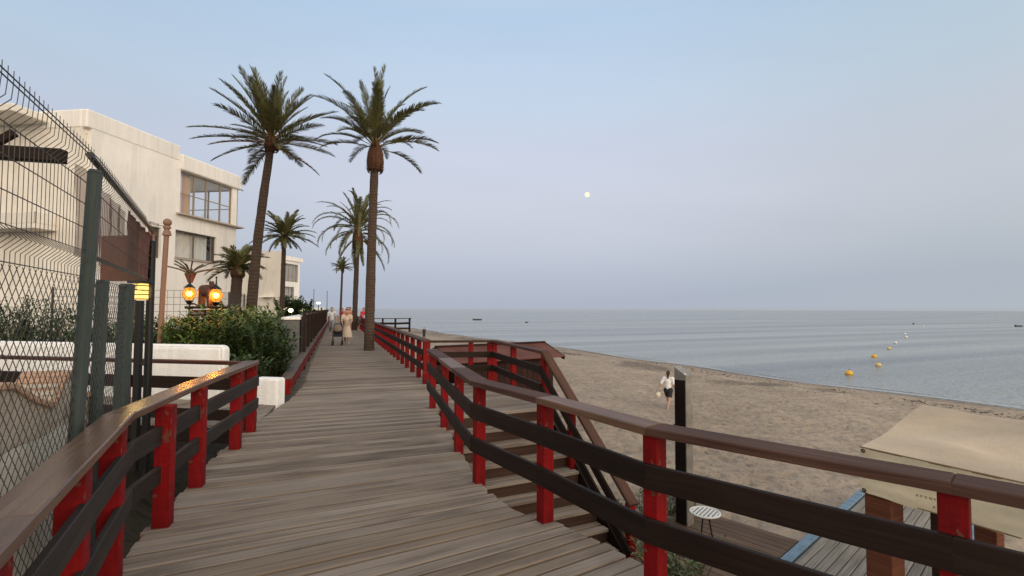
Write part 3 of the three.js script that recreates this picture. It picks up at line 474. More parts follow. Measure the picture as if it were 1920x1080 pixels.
function windowUnit(parent, x0, x1, y0, y1, z, uprights, transoms, opt = {}) {   // local to a facade at z
  const fr = opt.frame || frameM, w = part(parent, 'window', [box(x1 - x0, 0.07, 0.09, (x0 + x1) / 2, y0 + 0.035, z), box(x1 - x0, 0.07, 0.09, (x0 + x1) / 2, y1 - 0.035, z), box(0.07, y1 - y0 - 0.14, 0.09, x0 + 0.035, (y0 + y1) / 2, z), box(0.07, y1 - y0 - 0.14, 0.09, x1 - 0.035, (y0 + y1) / 2, z)], fr);
  for (const u of uprights) part(w, 'mullion', box(opt.mw || 0.08, y1 - y0 - 0.14, 0.07, u, (y0 + y1) / 2, z), fr);
  for (const t of transoms) part(w, 'transom', box(x1 - x0 - 0.14, 0.06, 0.05, (x0 + x1) / 2, t, z), fr);
  const xs = [x0 + 0.07, ...uprights, x1 - 0.07]; for (let i = 0; i < xs.length - 1; i++) part(w, 'pane', box(xs[i + 1] - xs[i] - 0.02, y1 - y0 - 0.14, 0.006, (xs[i] + xs[i + 1]) / 2, (y0 + y1) / 2, z - 0.012), glass);
  return w;
}
{
  const o = thing('white_villa', 'large white flat-roofed apartment villa with a glazed upper corner room, nearest behind the fence', 'building', null, [-23.4, 28.1, 0], Math.atan2(0.99, 0.139));
  const LA = 12.1;
  const fac = holed(LA, 12.4, [[6.38, 11.55, 8.45, 11.35], [6.08, 9.95, 5.4, 7.28], [3.9, 4.9, 5.2, 7.2]], 0.3); fac.translate(0, -0.35, -0.3);
  part(o, 'wall', [fac], white);
  part(o, 'wall', [box(0.3, 12.35, 13, -0.15, 5.825, -6.8).translate(0, 0, 0)], cream);
  const fe = holed(13, 12.4, [[8.6, 12.65, 8.45, 11.35]], 0.28); fe.rotateY(-Math.PI / 2); fe.translate(LA + 0.28, -0.35, -13.3); part(o, 'wall', [fe], white);
  part(o, 'wall', [box(LA, 12.2, 0.3, LA / 2, 5.75, -13.45), box(0.15, 3, 4.4, 5.8, 9.6, -2.6), box(6.2, 3, 0.15, 9, 9.6, -4.85)], white);
  part(o, 'floor_slab', [box(LA - 0.05, 0.25, 12.9, LA / 2, 7.95, -6.8), box(LA - 0.05, 0.25, 12.9, LA / 2, 4.9, -6.8)], white);
  part(o, 'roof', [box(LA + 0.2, 0.3, 13.2, LA / 2, 11.5, -6.85)], white);
  const para = (x0, x1, y0, y1, z0, z1, r) => { const g = clean(new RoundedBoxGeometry(x1 - x0, y1 - y0, z1 - z0, 3, r)); boxUV(g); g.translate((x0 + x1) / 2, (y0 + y1) / 2, (z0 + z1) / 2); return g; };
  part(o, 'parapet', [para(-0.32, 6.3, 11.6, 12.65, -0.4, 0.03, 0.1), para(-0.34, 0.05, 11.6, 12.65, -13.4, -0.3, 0.1), para(6.25, LA + 0.3, 11.02, 12.1, -4.9, 0.22, 0.12)], white);
  part(o, 'parapet', [para(-2.2, -0.28, 11.9, 12.35, -9, -2.4, 0.1)], cream);
  part(o, 'sill', [box(6.5, 0.1, 0.5, 9.3, 8.03, 0.12), box(3.95, 0.07, 0.3, 8.0, 5.01, 0.02), box(0.5, 0.1, 4.6, LA + 0.3, 8.03, -2.2)], std([.5, .42, .36], 0.8));
  windowUnit(o, 6.38, 11.55, 8.1, 11.0, -0.14, [7.75, 8.9, 10.35], [9.5], { mw: 0.13 });
  const w2 = windowUnit(o, 6.08, 9.95, 5.05, 6.93, -0.2, [7.9, 9.6], [], { frame: frameDark });
  windowUnit(o, 3.9, 4.9, 4.85, 6.85, -0.2, [4.4], [], { frame: frameDark });
  const cut = (x0, x1, y0, y1, z, f, m) => part(o, 'curtain', curtain(x1 - x0, y1 - y0, f, x0).translate((x0 + x1) / 2, (y0 + y1) / 2, z), m);
  cut(6.4, 7.0, 8.1, 11, -0.45, 3, curtainM[0]); cut(7.0, 7.25, 8.1, 11, -0.5, 2, curtainM[2]); cut(7.25, 7.75, 8.1, 11, -0.42, 3, std([.5, .36, .2], 0.9)); cut(6.1, 7.85, 5.05, 6.9, -0.5, 8, curtainM[0]); cut(7.8, 9.6, 5.05, 6.9, -0.5, 7, std([.55, .56, .53], 0.9)); cut(3.9, 4.9, 4.85, 6.8, -0.5, 5, curtainM[2]);
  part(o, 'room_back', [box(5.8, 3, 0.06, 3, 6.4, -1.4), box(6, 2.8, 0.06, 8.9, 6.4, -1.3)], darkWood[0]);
  { const end = windowUnit(o, 0, 4.05, 8.1, 11.0, 0, [2.1], [9.5], { mw: 0.12 }); end.rotation.y = -Math.PI / 2; end.position.set(LA + 0.13, 0, -4.7); }
  part(o, 'corner_post', [box(0.2, 2.9, 0.26, LA + 0.02, 9.55, -0.16)], frameM);
  part(o, 'balcony', [para(-1.5, -0.3, 5.85, 6.12, -9, -1.6, 0.04), para(-1.5, -1.36, 6.12, 6.75, -9, -1.6, 0.04), para(-1.5, -0.3, 6.12, 6.75, -1.72, -1.6, 0.04)], cream);
  part(o, 'spout', [rod(new THREE.Vector3(LA + 0.4, 11.25, -0.3), new THREE.Vector3(LA + 1.1, 11.2, -0.3), 0.05, 0.05, 6)], std([.4, .36, .33], 0.7));
}
{
  const o = thing('far_villa', 'smaller white villa farther along, seen between two palm trunks', 'building', null, [-43.8, 97.2, 0], Math.atan2(0.99, 0.139));
  const LA = 6.2;
  const fac = holed(LA, 11.6, [[0.9, 5.6, 6.9, 10.4], [1.0, 4.3, 3.6, 5.9]], 0.3); fac.translate(0, 0, -0.3); part(o, 'wall', fac, white);
  const end = holed(14, 12.6, [[3.1, 3.9, 4.4, 6.2]], 0.3); end.rotateY(-Math.PI / 2); end.translate(0, 0, -14); part(o, 'wall', end, plaster([.62, .58, .53], 0.12));
  part(o, 'wall', [box(LA, 11.6, 0.3, LA / 2, 5.8, -13.8), box(0.3, 11.6, 13.6, LA + 0.15, 5.8, -7)], white);
  part(o, 'roof', [box(LA + 0.1, 0.3, 14, LA / 2, 11.2, -7), box(LA + 0.7, 0.8, 0.5, LA / 2 + 0.3, 11.4, 0.05)], white);
  windowUnit(o, 0.9, 5.6, 6.9, 10.4, -0.12, [2.5, 4.0], [8.1], { frame: frameM, mw: 0.14 }); windowUnit(o, 1.0, 4.3, 3.6, 5.9, -0.12, [2.6], [], { frame: frameDark });
  part(o, 'curtain', [box(4.6, 3.4, 0.04, 3.25, 8.65, -0.6), box(3.2, 2.2, 0.04, 2.65, 4.75, -0.6)], std([.4, .37, .32], 0.9));
  { const w = windowUnit(o, -0.4, 0.4, 4.4, 6.2, 0, [], [], { frame: frameDark }); w.rotation.y = -Math.PI / 2; w.position.set(-0.12, 0, -10.5); }
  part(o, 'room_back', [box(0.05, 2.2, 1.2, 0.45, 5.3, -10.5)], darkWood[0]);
  part(o, 'balcony', [box(2.2, 0.3, 6, -1.25, 4.6, -11), box(0.14, 1, 6, -2.3, 5.2, -11), box(1.6, 0.25, 2.2, -0.95, 3.9, -2.5)], cream);
  part(o, 'awning', [box(2.6, 0.9, 0.9, 4.4, 2.4, 0.5)], std([.04, .02, .02], 0.8));
  part(o, 'terrace', [box(6, 2.6, 5, 3.2, 0.6, 2.9)], white);
}

// ------------------------------------------------------------------ palms and plants
function frondGeo(len, elev, droop, seed, leafLen, stalk = 0.16, dens = 54, fold = 0.45, o_w) {
  const R = mulberry(seed), pos = [], col = [], N = 14, pts = []; let x = 0, y = 0, a = elev;
  for (let i = 0; i <= N; i++) { pts.push([x, y, a]); const s = i / N; a -= droop * (0.25 + 1.5 * s) / N; x += Math.cos(a) * len / N; y += Math.sin(a) * len / N; }
  const at = s => { const k = Math.min(N - 1e-6, s * N), i = Math.floor(k), f = k - i; return [lerp(pts[i][0], pts[i + 1][0], f), lerp(pts[i][1], pts[i + 1][1], f), lerp(pts[i][2], pts[i + 1][2], f)]; };
  const tri = (a, b, c, k) => { pos.push(...a, ...b, ...c); for (let i = 0; i < 3; i++) col.push(...k); };
  for (let i = 0; i < N; i++) { const p = pts[i], q = pts[i + 1], r0 = 0.03 * (1 - i / N) + 0.006, r1 = 0.03 * (1 - (i + 1) / N) + 0.006, k = i < 2 ? [1.9, 1.25, .75] : [1.15, 1.05, .7];
    const ring = (c, r) => [[c[0] - Math.sin(c[2]) * r * .6, c[1] + Math.cos(c[2]) * r * .6, 0], [c[0], c[1] - r * .6, r], [c[0], c[1] - r * .6, -r]]; const A = ring(p, r0), B = ring(q, r1); for (let j = 0; j < 3; j++) { const m = (j + 1) % 3; tri(A[j], B[j], B[m], k); tri(A[j], B[m], A[m], k); } }
  for (let i = 0; i < dens; i++) for (const s of [-1, 1]) {
    const t = stalk + (1 - stalk) * (i + R() * 0.6) / dens, [px, py, ang] = at(t), l = leafLen * (0.35 + 0.65 * Math.sin(Math.PI * Math.min(1, 0.12 + 0.62 * (t - stalk) / (1 - stalk) + 0.18))) * (t > 0.9 ? lerp(1, 0.55, (t - 0.9) * 10) : 1) * (0.85 + 0.3 * R());
    const fwd = lerp(0.95, 0.42, t) + (R() - 0.5) * 0.2, up = fold + (R() - 0.5) * 0.35;
    const T = [Math.cos(ang), Math.sin(ang), 0], U = [-Math.sin(ang), Math.cos(ang), 0];
    const cf = Math.cos(fwd), sf = Math.sin(fwd), D = [T[0] * cf + U[0] * sf * Math.sin(up), T[1] * cf + U[1] * sf * Math.sin(up), s * sf * Math.cos(up)];
    const w = (o_w || 0.015) * (0.8 + 0.4 * R()), b = [px, py, 0], m = [px + D[0] * l * .55, py + D[1] * l * .55, D[2] * l * .55], e = [px + D[0] * l, py + D[1] * l - l * 0.14, D[2] * l];
    const side = [T[0] * w, T[1] * w, T[2] * w], c = 0.7 + 0.6 * R(), k = [c * (t < 0.25 ? 1.2 : 1), c, c * 0.85];
    tri([b[0] - side[0], b[1] - side[1], b[2]], [b[0] + side[0], b[1] + side[1], b[2]], [m[0] + side[0] * 1.1, m[1] + side[1] * 1.1, m[2]], k);
    tri([b[0] - side[0], b[1] - side[1], b[2]], [m[0] + side[0] * 1.1, m[1] + side[1] * 1.1, m[2]], [m[0] - side[0] * 1.1, m[1] - side[1] * 1.1, m[2]], k);
    tri([m[0] - side[0] * 1.1, m[1] - side[1] * 1.1, m[2]], [m[0] + side[0] * 1.1, m[1] + side[1] * 1.1, m[2]], e, k);
  }
  const g = new THREE.BufferGeometry(); g.setAttribute('position', new THREE.Float32BufferAttribute(pos, 3)); g.setAttribute('color', new THREE.Float32BufferAttribute(col, 3)); g.computeVertexNormals(); return g;
}
const frondMat = leafMat([.105, .108, .046]), dryFrond = leafMat([.14, .085, .045]);
const barkBump = tex(256, 512, (u, v) => { const ring = Math.abs(((v * 18 + 0.4 * fbm(u, v, 6, 6, 2)) % 1) - 0.5) * 2; return clamp(0.5 * ring + 0.5 * fbm(u, v, 16, 40, 3)); }, false);
const barkMap = tex(256, 512, (u, v) => { const k = 0.5 + 0.5 * fbm(u, v, 12, 30, 4) + 0.12 * (Math.abs(((v * 18) % 1) - 0.5) - 0.25); return [k, k * 0.96, k * 0.9]; });
const bark = c => std(c.map(x => x / 0.75), 0.95, { map: rep(barkMap, 2, 1), bumpMap: rep(barkBump, 2, 1), bumpScale: 0.03 });
const barkA = bark([.052, .036, .028]), barkB = bark([.072, .05, .038]), bootM = bark([.1, .045, .024]);
function trunkGeo(base, top, bend, r0, r1, flare = 1.3, segs = 30) {
  const n = 14, pos = [], uv = [], idx = []; const L = top.clone().sub(base).length(); let s0 = Math.floor(rnd() * 1000);
  for (let i = 0; i <= segs; i++) { const t = i / segs, c = base.clone().lerp(top, t); c.x += bend[0] * Math.sin(Math.PI * t); c.z -= bend[1] * Math.sin(Math.PI * t); const r = lerp(r0, r1, t) * (1 + (flare - 1) * Math.exp(-t * 22)) * (1 + 0.03 * (h2(i, s0) - 0.5) * 2 + (i % 2 ? 0.02 : 0));
    for (let j = 0; j <= n; j++) { const a = j / n * 6.2832, k = r * (1 + 0.05 * (h2(j % n, i + s0) - 0.5)); pos.push(c.x + Math.cos(a) * k, c.y, c.z + Math.sin(a) * k); uv.push(j / n, t * L / 2.2); } }
  for (let i = 0; i < segs; i++) for (let j = 0; j < n; j++) { const a = i * (n + 1) + j, b = a + n + 1; idx.push(a, b, a + 1, a + 1, b, b + 1); }
  const g = new THREE.BufferGeometry(); g.setAttribute('position', new THREE.Float32BufferAttribute(pos, 3)); g.setAttribute('uv', new THREE.Float32BufferAttribute(uv, 2)); g.setIndex(idx); g.computeVertexNormals(); return g;
}
function palm(name, label, base, top, o) {   // base, top: Vector3
  const t = thing(name, label, 'palm tree', o.group), R = mulberry(o.seed);
  t.position.copy(base); const rel = top.clone().sub(base);
  part(t, 'trunk', trunkGeo(new THREE.Vector3(), rel, o.bend || [0, 0], o.r0, o.r1, o.flare), o.bark);
  // boot: leaf bases below the crown
  const bh = o.boot[0], br = o.boot[1], prof = [[o.r1 * 0.9, -bh], [br * 0.9, -bh * 0.96], [br, -bh * 0.6], [br * 0.9, -bh * 0.25], [br * 0.55, 0.1], [0.02, 0.3]].map(p => new THREE.Vector2(...p));
  const scales = [clean(new THREE.LatheGeometry(prof, 14))];
  for (let y = -bh; y < 0.05; y += 0.09) for (let k = 0; k < 11; k++) { const a = (k + ((y / 0.09) % 2 ? 0.5 : 0) + R() * 0.3) / 11 * 6.283, f = clamp((y + bh) / bh), r = br * (0.98 - 0.35 * f * f) * (f < 0.06 ? 0.9 : 1); const g = clean(new THREE.ConeGeometry(0.055, 0.17, 4)); g.scale(1, 1, 0.5); g.rotateX(0.5 + R() * 0.3); g.translate(0, y, r); g.rotateY(a); scales.push(g); }
  const boot = part(t, 'crown_base', scales, bootM); boot.position.copy(rel);
  const geos = []; for (let k = 0; k < 7; k++) geos.push(null);
  const kinds = o.kinds.map((k, i) => [0, 1].map(v => frondGeo(k.len * (v ? 0.92 : 1), k.elev, k.droop, o.seed + i * 13 + v * 7, o.leaf, k.stalk ?? 0.14, o.dens || 54, k.fold ?? 0.45, o.lw)));
  o.kinds.forEach((k, i) => { for (let j = 0; j < k.n; j++) { const m = part(t, 'frond', kinds[i][j % 2], k.dry && R() < k.dry ? dryFrond : frondMat); m.position.copy(rel); m.position.y += (k.y || 0) * 1 + R() * 0.1 - 0.05; const s = 0.8 + 0.34 * R(); m.scale.set(s, s * (0.92 + 0.16 * R()), s); m.rotation.set(0, (j + R() * 0.7) / k.n * 6.283 + (k.turn ?? i * 0.7), (R() - 0.5) * 0.34, 'YXZ'); m.rotateX((R() - 0.5) * 0.6); } });
  return t;
}
const at3 = (px, py, d) => { const r = ray(px, py), t = d / -r.z; return r.multiplyScalar(t).add(camera.position); };
{
  const dA = 17.5, bA = at3(466, 640, dA), tA = at3(510, 262, dA); bA.y = -0.3;
  palm('date_palm', 'tall leaning palm at left with a dense upright spiky crown, rising from the hedge', bA, tA, { seed: 11, r0: 0.185, r1: 0.12, bend: [-0.12, 0], boot: [0.35, 0.25], bark: barkA, leaf: 0.4, dens: 56, lw: 0.017,
    kinds: [{ n: 8, len: 2.1, elev: 1.32, droop: 0.25, y: 0.1 }, { n: 11, len: 2.2, elev: 1.02, droop: 0.3, y: 0.1 }, { n: 10, len: 2.35, elev: 0.62, droop: 0.35, y: 0.05 }, { n: 9, len: 2.4, elev: 0.28, droop: 0.4, dry: 0.15 }, { n: 7, len: 2.4, elev: 0.05, droop: 0.35, dry: 0.3, y: -0.1 }, { n: 4, len: 2.2, elev: -0.3, droop: 0.4, dry: 0.4, y: -0.18 }] });
  const gB = G(692, 657), bB = V(gB[0], gB[1], -0.3), tB = at3(704, 276, gB[1] + 0.1);
  palm('date_palm', 'tall straight palm growing through the boardwalk with a bulbous brown crown base', bB, tB, { seed: 29, r0: 0.2, r1: 0.155, bend: [-0.03, 0], flare: 1.15, boot: [0.98, 0.34], bark: barkB, leaf: 0.46, dens: 58, lw: 0.02,
    kinds: [{ n: 7, len: 2.9, elev: 1.4, droop: 0.35, y: 0.1 }, { n: 9, len: 3.0, elev: 1.12, droop: 0.7, y: 0.1 }, { n: 9, len: 3.0, elev: 0.82, droop: 0.95, y: 0.05 }, { n: 8, len: 2.95, elev: 0.5, droop: 1.0, stalk: 0.22 }, { n: 6, len: 2.7, elev: 0.3, droop: 0.8, stalk: 0.3, y: -0.05 }] });
  const gC = G(664, 619), bC = V(gC[0], gC[1], -0.3), tC = at3(671, 432, gC[1]);
  palm('date_palm', 'middle palm with arching drooping fronds, partly behind the straight palm trunk', bC, tC, { seed: 47, r0: 0.21, r1: 0.17, flare: 1.2, boot: [1.4, 0.42], bark: barkA, leaf: 0.42, dens: 50, lw: 0.034,
    kinds: [{ n: 7, len: 3.6, elev: 1.4, droop: 0.6, y: 0.1 }, { n: 9, len: 4.0, elev: 1.15, droop: 1.4 }, { n: 9, len: 4.3, elev: 0.85, droop: 2.1 }, { n: 9, len: 4.3, elev: 0.45, droop: 2.1 }, { n: 8, len: 3.8, elev: 0.05, droop: 1.7, y: -0.2 }, { n: 5, len: 3, elev: -0.7, droop: 0.8, y: -0.5 }] });
  const bD = at3(528, 600, 40), tD = at3(533, 442, 40); bD.y = -0.3;
  palm('date_palm', 'slim palm with a round crown behind the leaning palm, before the far villa', bD, tD, { seed: 61, r0: 0.2, r1: 0.15, boot: [0.5, 0.3], bark: barkA, leaf: 0.42, dens: 38, lw: 0.034, kinds: [{ n: 9, len: 2.3, elev: 1.2, droop: 0.6 }, { n: 12, len: 2.4, elev: 0.75, droop: 0.9 }, { n: 11, len: 2.5, elev: 0.35, droop: 0.9 }, { n: 9, len: 2.5, elev: 0.0, droop: 0.7 }, { n: 6, len: 1.9, elev: -0.5, droop: 0.6 }] });
  const bE = at3(638, 596, 95), tE = at3(642, 503, 95); bE.y = -0.3;
  palm('date_palm', 'smallest and farthest palm, low on the horizon above the walkers', bE, tE, { seed: 83, r0: 0.22, r1: 0.17, boot: [0.5, 0.35], bark: barkA, leaf: 0.55, dens: 26, lw: 0.06, kinds: [{ n: 8, len: 2.3, elev: 1.2, droop: 0.5 }, { n: 9, len: 2.5, elev: 0.7, droop: 0.7 }, { n: 9, len: 2.5, elev: 0.25, droop: 0.7 }, { n: 5, len: 2, elev: -0.2, droop: 0.6 }] });
  const bF = at3(436, 610, 30), tF = at3(446, 503, 30); bF.y = -0.3;
  palm('squat_palm', 'squat dark palm with a thick trunk tucked against the corner of the near villa', bF, tF, { seed: 97, r0: 0.34, r1: 0.28, boot: [0.5, 0.4], bark: barkA, leaf: 0.45, dens: 34, lw: 0.03, kinds: [{ n: 9, len: 1.5, elev: 1.25, droop: 0.5 }, { n: 11, len: 1.7, elev: 0.8, droop: 0.9 }, { n: 11, len: 1.8, elev: 0.35, droop: 1.0 }, { n: 9, len: 1.8, elev: -0.05, droop: 0.9 }] });
}
// shrubs: canes with narrow leaves in whorls
const oleander = leafMat([.085, .145, .03]), oleanderDark = leafMat([.04, .075, .02]), caneM = std([.1, .085, .05], 0.9), petalM = std([.75, .72, .66], 0.8);
function shrub(name, label, x, d, o) {
  const t = thing(name, label, 'shrub', o.group, [x, d, o.y ?? -0.3]), R = mulberry(o.seed), pos = [], col = [], canes = [], fl = [];
  for (let i = 0; i < o.canes; i++) {
    const a = R() * 6.283, q = Math.sqrt(R()), bx = Math.cos(a) * q * o.rx * 0.55, bz = Math.sin(a) * q * o.rz * 0.55, h = o.h * (0.55 + 0.45 * R()), ox = Math.cos(a) * q * o.rx * 0.5, oz = Math.sin(a) * q * o.rz * 0.5, dark = R() < 0.5 ? 0.62 : 1;
    const P = s => [bx + ox * s * s + 0.05 * Math.sin(s * 5 + i), h * s, bz + oz * s * s];
    if (i % 2 === 0) canes.push(rod(new THREE.Vector3(...P(0)), new THREE.Vector3(...P(0.95)), 0.009, 0.004, 3));
    const n = o.leaves;
    for (let k = 0; k < n; k++) { const s = 0.22 + 0.8 * (k + R()) / n, p = P(s), la = R() * 6.283, el = 0.25 + R() * 0.75, l = (o.leaf || 0.15) * (0.7 + 0.6 * R()), w = l * (o.wide || 0.105);
      const D = [Math.cos(la) * Math.cos(el), Math.sin(el), Math.sin(la) * Math.cos(el)], S = [-Math.sin(la) * w, 0.3 * w * (R() - 0.5), Math.cos(la) * w], m = [p[0] + D[0] * l * .5, p[1] + D[1] * l * .5, p[2] + D[2] * l * .5], e = [p[0] + D[0] * l, p[1] + D[1] * l - 0.25 * l, p[2] + D[2] * l];
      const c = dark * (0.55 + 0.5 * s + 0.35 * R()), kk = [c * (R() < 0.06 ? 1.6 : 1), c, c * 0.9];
      const A = [m[0] - S[0], m[1] - S[1], m[2] - S[2]], B = [m[0] + S[0], m[1] + S[1], m[2] + S[2]]; pos.push(...p, ...B, ...A, ...A, ...B, ...e); for (let j = 0; j < 6; j++) col.push(...kk); }
    if (o.flowers && R() < o.flowers) { const p = P(1); for (let f = 0; f < 4; f++) { const g = clean(new THREE.ConeGeometry(0.022, 0.02, 5)); g.rotateX(Math.PI * R()); g.translate(p[0] + (R() - .5) * .08, p[1] + R() * .06, p[2] + (R() - .5) * .08); fl.push(g); } }
  }
  const g = new THREE.BufferGeometry(); g.setAttribute('position', new THREE.Float32BufferAttribute(pos, 3)); g.setAttribute('color', new THREE.Float32BufferAttribute(col, 3)); g.computeVertexNormals();
  const f = part(t, 'foliage', g, o.mat || oleander); f.userData.kind = 'stuff'; if (canes.length) part(t, 'stem', canes, caneM); if (fl.length) part(t, 'blossom', fl, petalM); return t;
}
{
  const S = [
    ['bright green oleander with pale blossoms just right of the rust-brown pole', -7.75, 11.6, 1.75, 1.0, 150], ['small oleander left of the rust-brown pole beside the black gate post', -8.9, 11.3, 1.6, 0.8, 110], ['oleander below the lamp pillar, behind the white wall end', -6.75, 11.4, 1.45, 0.9, 130],
    ['broad tall oleander right of the lamp pillar', -6.3, 11.6, 1.95, 1.1, 200], ['dark leafy oleander at the right end of the hedge, next to the kerb rail', -5.5, 11.1, 1.6, 0.8, 180], ['oleander at the back right of the hedge under the leaning palm', -7.0, 13.5, 2.0, 1.0, 160], ['low bush at the hedge foot behind the small white block', -5.1, 9.75, 1.0, 0.42, 110],
    ['oleander at the back of the hedge beside the shade-grey wall end', -7.5, 14.9, 1.75, 0.7, 120]];
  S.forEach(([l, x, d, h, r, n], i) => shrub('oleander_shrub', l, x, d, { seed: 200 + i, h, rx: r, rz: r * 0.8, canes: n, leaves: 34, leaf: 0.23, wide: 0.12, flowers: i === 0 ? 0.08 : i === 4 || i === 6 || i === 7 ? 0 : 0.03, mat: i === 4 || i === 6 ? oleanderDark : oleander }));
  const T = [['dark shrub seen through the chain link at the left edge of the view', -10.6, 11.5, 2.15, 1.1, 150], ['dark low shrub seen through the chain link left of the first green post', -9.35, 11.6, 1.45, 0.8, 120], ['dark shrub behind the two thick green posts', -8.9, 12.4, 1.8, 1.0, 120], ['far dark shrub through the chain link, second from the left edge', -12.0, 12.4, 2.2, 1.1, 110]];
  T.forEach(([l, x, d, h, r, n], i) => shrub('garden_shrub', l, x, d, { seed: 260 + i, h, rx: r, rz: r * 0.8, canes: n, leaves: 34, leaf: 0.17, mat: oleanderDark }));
  const far = [['dark hedge clump on top of the far end of the slat fence', -20.5, 52, 1.75, 1.9, 110], ['round bush lit by the garden lamp beside the far villa', -22.6, 52, 3.2, 1.5, 110], ['dark bush beside the bright garden lamps', -24.6, 60, 2.9, 1.2, 80]];
  far.forEach(([l, x, d, h, r, n], i) => shrub('far_bush', l, x, d, { seed: 290 + i, h, rx: r, rz: r, canes: n, leaves: 40, leaf: 0.4, wide: 0.25, mat: oleanderDark }));
  const gr = leafMat([.09, .11, .04]);
  [['green tuft of beach plants beside the foot of the stair rail', 2.0, 6.35, .65, .6], ['leafy clump of beach plants behind the foot of the stair rail', 2.0, 8.0, .6, .6], ['small dry clump of beach plants beside the shower column', 2.75, 8.7, .4, .5], ['low green patch of beach plants by the last red post', 1.45, 5.55, .5, .6]].forEach(([l, x, d, h, r], i) => shrub('beach_plant', l, x, d, { y: groundY(x, d) - 0.03, seed: 310 + i, h, rx: r, rz: r * 0.8, canes: 42, leaves: 20, leaf: 0.14, wide: 0.09, mat: i === 2 ? leafMat([.15, .12, .07]) : gr }));
}

// ------------------------------------------------------------------ lamp pillar, lanterns, urn, pole
const glowM = new THREE.MeshStandardMaterial({ color: 0xffc070, emissive: new THREE.Color(1, 0.66, 0.26), emissiveIntensity: 22, roughness: 0.4 });
const lampGlass = new THREE.MeshPhysicalMaterial({ color: new THREE.Color(1, 0.56, 0.16), roughness: 0.16, transmission: 1, thickness: 0 });
const pillarAt = at3(386, 620, 11.9);
function lantern(label, p, cd) {
  const t = thing('lantern', label, 'lantern', 'lit lanterns on the pillar', [p.x, -p.z, p.y]);
  part(t, 'bulb', new THREE.SphereGeometry(0.055, 16, 12), glowM);
  part(t, 'globe', new THREE.SphereGeometry(0.15, 18, 12), lampGlass);
  const cage = []; for (let k = 0; k < 6; k++) { const a = k / 6 * 6.283, c = Math.cos(a), s = Math.sin(a); for (const [y0, r0, y1, r1] of [[-0.17, 0.08, 0, 0.158], [0, 0.158, 0.15, 0.1]]) cage.push(rod(new THREE.Vector3(c * r0, y0, s * r0), new THREE.Vector3(c * r1, y1, s * r1), 0.006, 0.006, 4)); }
  part(t, 'cage', cage, blackMetal);
  part(t, 'cap', [clean(new THREE.ConeGeometry(0.13, 0.12, 10)).translate(0, 0.2, 0), clean(new THREE.CylinderGeometry(0.012, 0.02, 0.16, 6)).translate(0, 0.33, 0), clean(new THREE.SphereGeometry(0.025, 8, 6)).translate(0, 0.42, 0)], blackMetal);
  part(t, 'cup', [clean(new THREE.CylinderGeometry(0.09, 0.03, 0.09, 10)).translate(0, -0.2, 0)], blackMetal);
  const l = new THREE.PointLight(new THREE.Color(1, 0.62, 0.25), cd, 0, 2); l.position.set(0, 0.0, 0); l.castShadow = true; l.shadow.radius = 4; t.add(l); l.name = 'lantern_light';
}
